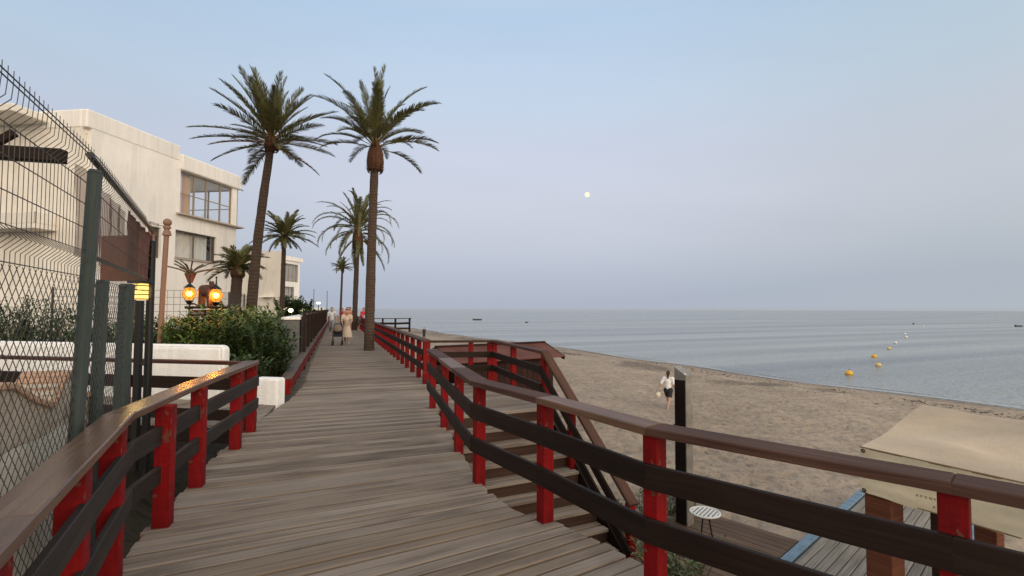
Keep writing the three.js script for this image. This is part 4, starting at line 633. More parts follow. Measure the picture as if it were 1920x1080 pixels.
{
  const x = pillarAt.x, d = -pillarAt.z, y0 = -0.3;
  const o = thing('lamp_pillar', 'dark pillar with a reddish capped head carrying two glowing lanterns on arms', 'pillar', null, [x, d, 0]);
  for (const s of [-1, 1]) for (const z of [-0.12, 0.12]) part(o, 'leg', rbox(0.1, 1.75, 0.1).translate(s * 0.2, 0.58, z), darkWood[0]);
  const brickM = std([.06, .026, .022].map(v => v / 0.58), 0.85, { map: rep(paintMap, 2) });
  for (let r = 0; r < 4; r++) for (let k = 0; k < 3; k++) part(o, 'brick', rbox(0.19, 0.07, 0.4, 0.008).translate((k - 1) * 0.2 + (r % 2 ? 0.02 : -0.02), 1.34 + r * 0.08, 0), brickM);
  part(o, 'cap', rbox(0.72, 0.06, 0.5, 0.015).translate(0, 1.67, 0), darkWood[1]);
  part(o, 'back_panel', box(0.5, 1.2, 0.03, 0, 0.6, -0.17), darkWood[2]);
  const arm = s => new THREE.TubeGeometry(new THREE.CatmullRomCurve3([new THREE.Vector3(s * 0.2, 1.7, 0), new THREE.Vector3(s * 0.3, 1.76, 0), new THREE.Vector3(s * 0.38, 1.74, 0), new THREE.Vector3(s * 0.39, 1.66, 0), new THREE.Vector3(s * 0.33, 1.64, 0)]), 16, 0.016, 6);
  for (const s of [-1, 1]) part(o, 'arm', arm(s), blackMetal);
  const pl = at3(355, 551, d), pr = at3(405, 554, d);
  lantern('left of the two glowing amber lanterns on the pillar, under the urn', pl, 2.6); lantern('right of the two glowing amber lanterns on the pillar, nearer the villa corner', pr, 2.6);
  const st = thing('terracotta_figure', 'small terracotta animal figure standing on the pillar between the lanterns', 'statuette', null, [x, d, 1.7]), tc = std([.07, .028, .017].map(v => v / 0.58), 0.8, { map: rep(paintMap, 4) });
  const blob = (rx, ry, rz, px, py, pz) => { const g = clean(new THREE.SphereGeometry(1, 16, 12)); g.scale(rx, ry, rz); g.translate(px, py, pz); return g; };
  part(st, 'body', [blob(.16, .14, .12, -.01, .36, 0), blob(.1, .13, .1, -.1, .36, 0), blob(.07, .09, .08, .12, .46, 0), blob(.035, .05, .03, .19, .44, 0), blob(.03, .05, .02, .1, .54, .05), blob(.03, .05, .02, .1, .54, -.05)], tc);
  for (const [a, b] of [[-.12, .07], [-.12, -.07], [.08, .07], [.08, -.07]]) part(st, 'leg', rod(new THREE.Vector3(a, 0, b), new THREE.Vector3(a * 0.9, .3, b), .035, .05, 8), tc);
  const up = at3(357, 518, d + 0.5), u = thing('plant_urn', 'small terracotta urn with a spiky succulent on a thin stand above the left lantern', 'urn', null, [up.x, -up.z, up.y]);
  part(u, 'pot', new THREE.LatheGeometry([[0.0, -.16], [.05, -.16], [.07, -.1], [.12, .04], [.14, .06], [.12, .07], [0.0, .05]].map(p => new THREE.Vector2(...p)), 16), tc);
  part(u, 'stand', rod(new THREE.Vector3(0, -2.7, 0), new THREE.Vector3(0, -.15, 0), .022, .02, 8), blackMetal);
  for (let k = 0; k < 14; k++) { const a = k * 2.4, l = 0.3 + 0.3 * h2(k, 3), e = 0.25 + 0.8 * h2(k, 8); const c = new THREE.CatmullRomCurve3([new THREE.Vector3(0, .05, 0), new THREE.Vector3(Math.cos(a) * l * .6 * Math.cos(e), .05 + l * .5 * Math.sin(e), Math.sin(a) * l * .6 * Math.cos(e)), new THREE.Vector3(Math.cos(a) * l * 1.3 * Math.cos(e), .06 + l * .75 * Math.sin(e), Math.sin(a) * l * 1.3 * Math.cos(e))]); const g = new THREE.TubeGeometry(c, 6, 0.018, 5); part(u, 'leaf', g, std([.1, .09, .07], 0.8)); }
}
{
  const b = at3(303, 600, 11), d = 11, o = thing('camera_pole', 'slim rust-brown pole with a round finial holding a security camera', 'pole', null, [b.x, d, -0.3]);
  const H = 1.65 + 0.3 + 165 * d / 960 - 0.07, m = std([.24, .13, .09], 0.6); part(o, 'pole', rod(new THREE.Vector3(-0.06, 0, 0), new THREE.Vector3(0.055, H, 0), 0.055, 0.05, 12), m);
  part(o, 'finial', [clean(new THREE.SphereGeometry(0.085, 14, 10)).translate(0.06, H + 0.03, 0), clean(new THREE.CylinderGeometry(0.075, 0.075, 0.05, 12)).translate(0.055, H - 0.08, 0), clean(new THREE.CylinderGeometry(0.065, 0.09, 0.1, 12)).translate(0.055, H - 0.2, 0)], m);
  const c = part(o, 'security_camera', [bar(new THREE.Vector3(-0.02, H - 0.04, 0), new THREE.Vector3(-0.16, H - 0.04, 0.02), 0.02, 0.02), bar(new THREE.Vector3(-0.12, H - 0.03, 0.02), new THREE.Vector3(-0.26, H + 0.02, 0.06), 0.06, 0.06, 0.01)], std([.35, .33, .32], 0.5)); part(c, 'lens', rod(new THREE.Vector3(-0.262, H + 0.018, 0.06), new THREE.Vector3(-0.275, H + 0.022, 0.062), 0.024, 0.024, 10), blackMetal);
}
{
  const p = at3(263, 547, 6.4), o = thing('gate_lantern', 'square amber-lit lantern with dark louvres on the black gate post', 'lantern', null, [p.x, -p.z, p.y]);
  part(o, 'glow_panel', box(0.12, 0.2, 0.12), new THREE.MeshStandardMaterial({ color: 0xffd080, emissive: new THREE.Color(1, 0.66, 0.15), emissiveIntensity: 1.5 }));
  for (let k = 0; k < 4; k++) part(o, 'louvre', rbox(0.155, 0.012, 0.155).translate(0, -0.09 + k * 0.055, 0), blackMetal); part(o, 'hood', rbox(0.2, 0.03, 0.2).translate(0, 0.12, 0), blackMetal);
  part(o, 'post', rbox(0.07, 2.1, 0.07).translate(0, -1.16, 0), blackMetal); for (const y of [-0.9, -1.35]) part(o, 'hinge', rbox(0.07, 0.03, 0.04).translate(0.065, y, 0.02), blackMetal);
  const l = new THREE.PointLight(new THREE.Color(1, 0.66, 0.25), 1.2, 0, 2); l.castShadow = true; l.shadow.radius = 3; l.name = 'gate_lantern_light'; o.add(l);
}
function floodlight(label, px, py, d, r, cd) {
  const p = at3(px, py, d), o = thing('garden_floodlight', label, 'floodlight', null, [p.x, d, p.y]);
  part(o, 'lens', new THREE.SphereGeometry(r, 14, 10).scale(1, 0.8, 0.6), new THREE.MeshStandardMaterial({ color: 0xffffff, emissive: new THREE.Color(1, 0.9, 0.5), emissiveIntensity: 3 })); part(o, 'housing', rbox(r * 1.6, r * 1.2, r).translate(0, 0, -r), blackMetal); part(o, 'stake', rod(new THREE.Vector3(0, -p.y - 0.3, -r), new THREE.Vector3(0, -r * 0.5, -r), 0.04, 0.04, 6), blackMetal);
  const l = new THREE.PointLight(new THREE.Color(1, 0.88, 0.55), cd, 0, 2); l.castShadow = true; l.shadow.radius = 8; l.name = 'floodlight_light'; o.add(l);
}
floodlight('glowing yellow garden floodlight left of the round bush by the far villa', 545, 582, 49, 0.24, 16); floodlight('glowing white garden floodlight right of the round bush by the far villa', 567, 582, 55, 0.24, 20);
{
  const p = at3(597, 568, 70), o = thing('street_lamp', 'far street lamp with a glowing head above the end of the slat fence', 'street lamp', null, [p.x, 70, 0]), y = p.y;
  part(o, 'pole', rod(new THREE.Vector3(0, -0.3, 0), new THREE.Vector3(0, y - 0.1, 0), 0.07, 0.05, 8), blackMetal); part(o, 'head', new THREE.SphereGeometry(0.24, 14, 10).scale(1.2, 0.7, 1), new THREE.MeshStandardMaterial({ color: 0xffffff, emissive: new THREE.Color(1, 0.92, 0.6), emissiveIntensity: 3 })); o.children[1].position.y = y; part(o, 'hood', new THREE.CylinderGeometry(0.1, 0.32, 0.12, 12).translate(0, y + 0.2, 0), blackMetal);
  const l = new THREE.PointLight(new THREE.Color(1, 0.9, 0.6), 15, 0, 2); l.position.y = y; l.castShadow = true; l.shadow.radius = 8; l.name = 'street_lamp_light'; o.add(l);
}
for (const [px, h, l] of [[588, 3.1, 'thin far mast just left of the glowing street lamp'], [613, 2.8, 'thin far mast just right of the glowing street lamp']]) { const p = at3(px, 580, 85), o = thing('mast', l, 'mast', null, [p.x, 85, -0.3]); part(o, 'pole', rod(new THREE.Vector3(), new THREE.Vector3(0, 2 + h, 0), 0.06, 0.04, 6), blackMetal); part(o, 'tip', new THREE.SphereGeometry(0.08, 6, 5).translate(0, 2 + h, 0), blackMetal); }

// ------------------------------------------------------------------ shower column, stool, pads, beach path
const padY = -1.7;
{
  const s = G(1284, 985, padY), o = thing('shower_column', 'tall grey metal beach shower column with a dark glossy face and slanted top', 'shower', null, [s[0], s[1], padY], 0.5);
  const H = 1.65 - padY - 120 * s[1] / 960 * 0.985, w = 0.17, dp = 0.2;
  const sh = new THREE.Shape([new THREE.Vector2(0, 0), new THREE.Vector2(dp, 0), new THREE.Vector2(dp, H - 0.02), new THREE.Vector2(0, H + 0.1)]), g = boxUV(clean(new THREE.ExtrudeGeometry(sh, { depth: w, bevelEnabled: true, bevelSize: 0.006, bevelThickness: 0.006, bevelSegments: 1 })));
  g.translate(-dp / 2, 0, -w / 2); part(o, 'body', g, std([.3, .28, .25].map(v => v / 0.58), 0.45, { map: rep(paintMap, 1.5), metalness: 0.5 }));
  part(o, 'face_panel', rbox(dp - 0.02, H * 0.94, 0.012, 0.004).translate(0.0, H * 0.49, w / 2 + 0.012), std([.012, .009, .008], 0.22)); o.rotation.y = -0.88;
  part(o, 'push_button', [rod(new THREE.Vector3(dp / 2, 1.3, 0), new THREE.Vector3(dp / 2 + 0.06, 1.3, 0), 0.022, 0.022, 10), rod(new THREE.Vector3(dp / 2 + 0.06, 1.3, 0), new THREE.Vector3(dp / 2 + 0.075, 1.3, 0), 0.032, 0.032, 12)], steel);
  part(o, 'shower_head', [rod(new THREE.Vector3(-dp / 2, 1.55, 0.0), new THREE.Vector3(-dp / 2 - 0.07, 1.53, 0.0), 0.016, 0.03, 10)], steel);
  part(o, 'base_plate', rbox(0.34, 0.012, 0.34).translate(0, 0.012, 0), steel);
  part(o, 'bolt_cap', new THREE.SphereGeometry(0.018, 8, 6).translate(dp / 2 - 0.02, H + 0.0, w / 2 + 0.0), std([.7, .7, .68], 0.3));
}
{
  const s = G(1322, 962, padY + 0.46), o = thing('foot_stool', 'small white round slatted foot stool on one bent metal leg beside the shower', 'stool', null, [s[0], s[1], padY + 0.02]);
  const R = 0.2; for (let k = -3; k <= 3; k++) { const z = k * 0.052, l = 2 * Math.sqrt(Math.max(0.004, (R - 0.015) ** 2 - z * z)); part(o, 'slat', rbox(l, 0.016, 0.03, 0.005).translate(0, 0.45, z).rotateY(0.9), std([.72, .73, .72], 0.5)); }
  part(o, 'rim', clean(new THREE.TorusGeometry(R, 0.016, 8, 28)).rotateX(Math.PI / 2).translate(0, 0.45, 0), std([.74, .75, .74], 0.45));
  for (const [x, z] of [[-0.06, 0.02], [0.1, -0.05]]) part(o, 'leg', rod(new THREE.Vector3(x * 1.4, 0, z * 1.4), new THREE.Vector3(x * 0.5, 0.44, z * 0.5), 0.011, 0.011, 8), blackMetal);
}
{
  const pad = new THREE.Mesh(board([[1.9, 6.9], [3.3, 7.0], [3.5, 8.3], [2.1, 8.4]], padY - 0.25, padY - 0.002, 0.02), concrete); pad.name = 'shower_pad'; pad.userData = { kind: 'structure', label: 'worn grey concrete pad under the shower column', category: 'pad' }; pad.receiveShadow = true; scene.add(pad);
  const sd = setting('shower_decking', 'reddish-brown plank platform beside the blue-edged path', 'platform'); const rw = [wood([.13, .085, .06], 0.75, 0.003), wood([.15, .1, .072], 0.75, 0.003), wood([.115, .076, .056], 0.75, 0.003)];
  const E = [G(1432, 1074, -1.66), G(1592, 934, -1.66)], u = [E[1][0] - E[0][0], E[1][1] - E[0][1]], L = Math.hypot(...u); u[0] /= L; u[1] /= L; const nR = [u[1], -u[0]];
  const pt = (s, k) => [E[0][0] + u[0] * s + nR[0] * k, E[0][1] + u[1] * s + nR[1] * k];
  floorPlanks(sd, [pt(-3, -0.02), pt(1.35, -0.02), pt(1.35, -1.25), pt(-0.2, -2.3), pt(-3, -2.3)], nR, 0.15, 0.012, -1.76, -1.665, rw);
  const bp = setting('beach_path', 'grey plank path with painted blue edge boards leading over the sand', 'path');
  const gw = [wood([.225, .205, .178], 0.85, 0.003), wood([.2, .182, .158], 0.85, 0.003), wood([.25, .228, .2], 0.85, 0.003)], blue = std([.14, .22, .3].map(v => v / 0.58), 0.75, { map: rep(paintMap, 2.2), bumpMap: rep(woodBump, 0.6, 1.2), bumpScale: 0.002 });
  for (let s = -4; s < 4.6; s += 1.45) for (const k of [0.0, 1.6]) part(bp, 'edge_board', board([pt(s, k), pt(s + 1.44, k), pt(s + 1.44, k + 0.13), pt(s, k + 0.13)], -1.74, -1.655, 0.005), blue);
  floorPlanks(bp, [pt(-4, 0.14), pt(4.6, 0.14), pt(4.6, 1.59), pt(-4, 1.59)], u, 0.12, 0.01, -1.74, -1.663, gw);
}

// ------------------------------------------------------------------ canopy tent
{
  const FL = [3.27, 4.86], s = [0.475, -0.88], n = [0.88, 0.475], LEN = 4.4, Y0 = 0.37, rise = 0.33, half = 1.2;
  const o = thing('beach_canopy', 'beige canvas canopy with a lettered valance on brown posts, below the railing at lower right', 'canopy');
  const clothMap = tex(512, 512, (u, v) => { const a = fbm(u, v, 3, 5, 4), b = fbm(u, v, 60, 60, 2); const k = 0.8 + 0.42 * (a - 0.5) + 0.08 * (b - 0.5); return [k, k * 0.98, k * 0.95]; });
  const canvasM = std([.5, .41, .31].map(v => v / 0.8), 0.9, { map: rep(clothMap, 0.4), side: THREE.DoubleSide, bumpMap: rep(plasterBump, 1.2), bumpScale: 0.004 }), valM = std([.74, .65, .47].map(v => v / 0.8), 0.9, { map: rep(clothMap, 0.8), side: THREE.DoubleSide });
  const P = (a, b, y) => V(FL[0] + s[0] * a + n[0] * b, FL[1] + s[1] * a + n[1] * b, y);
  const roofY = (a, b) => { const k = 1 - Math.abs(b - half) / half, sag = 0.045 * Math.sin(Math.PI * clamp(k)) * (1 - 0.5 * Math.exp(-a * 2)); return Y0 + rise * k * (0.86 + 0.14 * smooth(0, 1.6, a)) - sag + 0.022 * Math.sin(a * 3.1 + b * 2.3) * k + 0.012 * Math.sin(a * 7 - b * 5) * Math.sin(Math.PI * k) + 0.02 * (vn(a * 2.2 + b * 2, b * 1.3 - a * 3) - 0.5) * smooth(0, 0.2, k) - 0.03 * Math.exp(-((b - 0.62 + 0.12 * Math.sin(a * 1.7)) ** 2) / 0.006) * smooth(0.1, 0.9, a) + 0.02 * Math.exp(-((b - a * 0.45) ** 2) / 0.01) * k * (1 - k) * 4; };
  const g = new THREE.PlaneGeometry(1, 1, 90, 64), p = g.attributes.position, uv = g.attributes.uv; for (let i = 0; i < p.count; i++) { const a = (p.getX(i) + 0.5) * LEN, b = (p.getY(i) + 0.5) * 2 * half, v = P(a, b, roofY(a, b)); p.setXYZ(i, v.x, v.y, v.z); uv.setXY(i, a, b); } g.computeVertexNormals(); part(o, 'roof_cloth', g, canvasM);
  const val = (fa, fb, len, name) => { const g = new THREE.PlaneGeometry(1, 1, 70, 8), p = g.attributes.position, uv = g.attributes.uv; for (let i = 0; i < p.count; i++) { const a = (p.getX(i) + 0.5) * len, h = p.getY(i) + 0.5, w = 0.015 * Math.sin(a * 6) * (1 - h), v = fa(a, w), top = fb(a); v.y = top - 0.405 * (1 - h) + (h < 0.05 ? 0.008 * Math.sin(a * 11) : 0); p.setXYZ(i, v.x, v.y, v.z); uv.setXY(i, a, h); } g.computeVertexNormals(); return part(o, name, g, valM); };
  const fv = val((a, w) => P(a, -0.012 - w, 0), () => Y0 - 0.004, LEN, 'valance'); val((a, w) => P(a, 2 * half + 0.012 + w, 0), () => Y0 - 0.004, LEN, 'valance');
  // printed lettering, as far as the photograph shows it
  const letters = (txt, a0, y, h) => { const c = document.createElement('canvas'); c.width = 512; c.height = 96; const x = c.getContext('2d'); x.clearRect(0, 0, 512, 96); x.fillStyle = '#3a3222'; x.font = 'bold 84px serif'; x.textBaseline = 'middle'; let cx = 6; for (const ch of txt) { x.fillText(ch, cx, 50); cx += 98; } const t = new THREE.CanvasTexture(c); t.colorSpace = THREE.SRGBColorSpace; const m = new THREE.MeshStandardMaterial({ map: t, transparent: true, roughness: 0.9, side: THREE.DoubleSide }); const len = h * 512 / 96, g = new THREE.PlaneGeometry(len, h, 12, 1), p = g.attributes.position; for (let i = 0; i < p.count; i++) { const a = a0 + p.getX(i) + len / 2, v = P(a, -0.012 - 0.015 * Math.sin(a * 6) * 0.6 - 0.006, y + p.getY(i)); p.setXYZ(i, v.x, v.y, v.z); } g.computeVertexNormals(); part(fv, 'lettering', g, m); };
  letters('AYUNT', 0.445, Y0 - 0.295, 0.031); letters('P', 0.565, Y0 - 0.36, 0.031);
  part(o, 'hem_cord', [bar(P(0, -0.01, Y0 + 0.006), P(LEN, -0.01, Y0 + 0.006), 0.012, 0.012, 0.003), bar(P(0, -0.014, Y0 - 0.405), P(LEN, -0.014, Y0 - 0.405), 0.008, 0.01, 0.002)], std([.25, .18, .1], 0.9));
  for (const y of [Y0 - 0.02, Y0 - 0.38]) part(o, 'eyelet', clean(new THREE.TorusGeometry(0.012, 0.006, 6, 10)).rotateY(Math.atan2(s[1], s[0])).translate(P(0.04, -0.03, y).x, y, P(0.04, -0.03, y).z), blackMetal);
  const legM = wood([.15, .055, .03], 0.6), legD = wood([.055, .025, .018], 0.6); const leg = (a, b, w, top, m) => { const q = P(a, b, 0), gy = groundY(q.x, -q.z, false) - 0.1, g = rbox(w, top - gy, w, 0.01).rotateY(Math.atan2(s[1], s[0])); g.translate(q.x, (top + gy) / 2, q.z); part(o, 'post', g, m); };
  leg(0.13, 0.12, 0.22, Y0 - 0.03, legM); leg(0.13, half, 0.14, Y0 + 0.2, legD); leg(0.13, 2 * half - 0.12, 0.2, Y0 - 0.03, legM); leg(LEN - 0.15, 0.12, 0.2, Y0 - 0.03, legM); leg(LEN - 0.15, 2 * half - 0.12, 0.2, Y0 - 0.03, legM);
}

// ------------------------------------------------------------------ people
const skinM = std([.42, .25, .18], 0.65);
function field(caps, k, res, pad = 0.05) {                                 // one smooth surface round tapered capsules [a, b, ra, rb]
  const lo = new THREE.Vector3(1e9, 1e9, 1e9), hi = lo.clone().negate(); for (const [a, b, r, q] of caps) for (const [p, s] of [[a, r], [b, q]]) { lo.min(p.clone().subScalar(s + pad)); hi.max(p.clone().addScalar(s + pad)); }
  const mc = new MarchingCubes(res, new THREE.MeshBasicMaterial(), false, false, 60000), c = lo.clone().add(hi).multiplyScalar(0.5), e = hi.clone().sub(lo).multiplyScalar(0.5), half = res / 2, P = new THREE.Vector3(), pa = new THREE.Vector3(), ba = new THREE.Vector3(); mc.isolation = 0;
  for (let z = 0; z < res; z++) for (let y = 0; y < res; y++) for (let x = 0; x < res; x++) { P.set(c.x + (x - half) / half * e.x, c.y + (y - half) / half * e.y, c.z + (z - half) / half * e.z); let s = 0;
    for (const [a, b, ra, rb] of caps) { ba.copy(b).sub(a); pa.copy(P).sub(a); const t = clamp(pa.dot(ba) / Math.max(1e-9, ba.lengthSq())), d = pa.addScaledVector(ba, -t).length() - lerp(ra, rb, t); s += Math.exp(-d / k); }
    mc.field[x + y * res + z * res * res] = k * Math.log(Math.max(s, 1e-30)); }
  mc.update(); const n = mc.count, pos = new Float32Array(n * 3); for (let i = 0; i < n; i++) { pos[3 * i] = c.x + mc.positionArray[3 * i] * e.x; pos[3 * i + 1] = c.y + mc.positionArray[3 * i + 1] * e.y; pos[3 * i + 2] = c.z + mc.positionArray[3 * i + 2] * e.z; }
  let g = new THREE.BufferGeometry(); g.setAttribute('position', new THREE.BufferAttribute(pos, 3)); g = mergeVertices(g, 1e-4); g.computeVertexNormals();
  let vol = 0; const I = g.index.array, Q = g.attributes.position; const v = i => new THREE.Vector3().fromBufferAttribute(Q, i); for (let i = 0; i < I.length; i += 3) vol += v(I[i]).dot(v(I[i + 1]).cross(v(I[i + 2]))); if (vol < 0) { for (let i = 0; i < I.length; i += 3) { const t = I[i]; I[i] = I[i + 1]; I[i + 1] = t; } g.computeVertexNormals(); }
  return clean(g);
}
const v3 = (x, y, z) => new THREE.Vector3(x, y, z);
function person(label, x, d, y, turn, o) {                                 // faces local +z; o.h is the height
  const t = thing('person', label, 'person', null, [x, d, y], turn), h = o.h, st = o.stride ?? 0.16, S = o.shoulder ?? 0.105, lean = o.lean ?? 0.02, leanX = o.leanX ?? 0;
  const L = (a, b, c) => v3(a * h, b * h, c * h);
  const hip = s => L(s * 0.052, 0.5, 0), knee = s => L(s * 0.052, 0.275, s * st * 0.42 + 0.035), foot = s => L(s * 0.05, 0.035 + (s < 0 ? 0.02 * (st > 0.1) : 0), s * st * 0.9), toe = s => L(s * 0.058, 0.018, s * st * 0.9 + 0.075);
  const sh = s => L(s * S + leanX, 0.805, lean), chest = L(leanX, 0.72, lean * 0.8), neck = L(leanX, 0.85, lean * 1.1), head = L(leanX, 0.925, lean * 1.4 + 0.012);
  const el = o.elbow || (s => L(s * (S + 0.045), 0.635, lean - s * st * 0.25 - 0.03)), ha = o.hand || (s => L(s * (S + 0.05), 0.49, lean - s * st * 0.6 + 0.03));
  const E = s => el.length > 1 ? el(s, L) : el(s), Hn = s => ha.length > 1 ? ha(s, L) : ha(s);
  const caps = [[L(0, 0.52, 0), L(leanX * 0.5, 0.62, lean * 0.4), .075 * h, .066 * h], [L(leanX * 0.5, 0.62, lean * 0.4), chest, .066 * h, .078 * h], [sh(-1), sh(1), .04 * h, .04 * h], [chest, neck, .05 * h, .032 * h], [neck, head, .03 * h, .032 * h], [head, L(leanX, 0.955, lean * 1.4 + 0.004), .048 * h, .05 * h], [L(leanX, 0.9, lean * 1.4 + 0.025), head, .03 * h, .045 * h], [L(leanX, 0.92, lean * 1.4 + 0.06), L(leanX, 0.93, lean * 1.4 + 0.052), .007 * h, .006 * h]];
  for (const s of [-1, 1]) { caps.push([hip(s), knee(s), .056 * h, .036 * h], [knee(s), foot(s), .036 * h, .022 * h], [foot(s), toe(s), .021 * h, .015 * h], [sh(s), E(s), .033 * h, .024 * h], [E(s), Hn(s), .024 * h, .015 * h], [L(leanX + s * 0.05, 0.925, lean * 1.4), L(leanX + s * 0.05, 0.94, lean * 1.4), .008 * h, .01 * h]); }
  const body = [field(caps, 0.009 * h, o.res || 62)];
  for (const s of [-1, 1]) { const w = Hn(s), dir = Hn(s).sub(E(s)).normalize(), sd = new THREE.Vector3().crossVectors(dir, v3(s, 0.2, 0)).normalize(); body.push(rod(w, w.clone().addScaledVector(dir, 0.045 * h), 0.015 * h, 0.018 * h, 8)); for (let f = 0; f < 4; f++) { const b = w.clone().addScaledVector(dir, 0.04 * h).addScaledVector(sd, (f - 1.5) * 0.0085 * h), l = [0.034, 0.042, 0.04, 0.03][f] * h, k = b.clone().addScaledVector(dir, l * 0.55).add(v3(-s * 0.004 * h, 0, 0)), e = k.clone().addScaledVector(dir, l * 0.45).add(v3(-s * 0.012 * h, 0, 0)); body.push(rod(b, k, 0.0048 * h, 0.0045 * h, 5), rod(k, e, 0.0045 * h, 0.0035 * h, 5)); } const b = w.clone().addScaledVector(dir, 0.012 * h).addScaledVector(sd, -0.014 * h); body.push(rod(b, b.clone().addScaledVector(dir, 0.03 * h).addScaledVector(sd, -0.018 * h), 0.0055 * h, 0.004 * h, 5)); }
  const m = part(t, 'body', body, o.skin || skinM);
  const eye = []; for (const s of [-1, 1]) eye.push(clean(new THREE.SphereGeometry(0.007 * h, 8, 6)).translate((leanX + s * 0.019) * h, 0.937 * h, (lean * 1.4 + 0.05) * h)); part(t, 'eyes', eye, blackMetal); part(t, 'mouth', rbox(0.03 * h, 0.005 * h, 0.006 * h).translate(leanX * h, 0.897 * h, (lean * 1.4 + 0.053) * h), std([.3, .1, .09], 0.6));
  const puff = 0.012 * h, top = [[L(0, o.hem ?? 0.5, 0), L(leanX * 0.5, 0.62, lean * 0.4), (o.hemR ?? .082) * h, .075 * h], [L(leanX * 0.5, 0.62, lean * 0.4), chest, .074 * h, .084 * h], [sh(-1), sh(1), .046 * h, .046 * h]]; for (const s of [-1, 1]) { const f = o.sleeve ?? 0.6; top.push([sh(s), sh(s).lerp(E(s), f), .042 * h, .038 * h]); if (o.long) top.push([E(s).lerp(sh(s), 0.1), E(s).lerp(Hn(s), 0.85), .033 * h, .024 * h]); }
  part(t, o.dress ? 'dress' : 'top', field(top, 0.01 * h, 44), o.top);
  if (o.dress) part(t, 'skirt', new THREE.LatheGeometry([[.155, .2], [.14, .3], [.115, .42], [.09, .52], [.08, .58], [0, .6]].map(p => new THREE.Vector2(p[0] * h, p[1] * h)), 22), o.top);
  else { const f = o.leg ?? 0.55, bt = [[L(-0.03, 0.5, 0), L(0.03, 0.5, 0), .084 * h, .084 * h], [L(0, 0.5, 0), L(0, 0.56, 0), .08 * h, .076 * h]]; for (const s of [-1, 1]) { bt.push([hip(s), hip(s).lerp(knee(s), Math.min(1, f)), .068 * h, .058 * h]); if (f > 1) bt.push([knee(s), knee(s).lerp(foot(s), f - 1), .048 * h, .038 * h]); } part(t, f > 1 ? 'trousers' : 'shorts', field(bt, 0.008 * h, 44), o.bottom); }
  const hr = [[L(leanX, 0.95, lean * 1.4 - 0.016), L(leanX, 0.965, lean * 1.4), .05 * h, .051 * h]]; if (o.hairLen) hr.push([L(leanX, 0.94, lean * 1.4 - 0.04), L(leanX, 0.94 - o.hairLen, lean * 1.4 - 0.055), .035 * h, .02 * h]); part(t, 'hair', field(hr, 0.01 * h, 26), o.hair || std([.025, .016, .012], 0.6));
  const shoe = []; for (const s of [-1, 1]) if (!o.barefoot) shoe.push(bar(foot(s).setY(0.014 * h).add(v3(0, s < 0 && st > 0.1 ? 0.012 * h : 0, -0.02 * h)), toe(s).setY(0.014 * h).add(v3(0, 0, 0.02 * h)), .05 * h, .028 * h, .008)); if (shoe.length) part(t, 'shoe', shoe, o.shoe || std([.4, .4, .4], 0.7));
  return t;
}
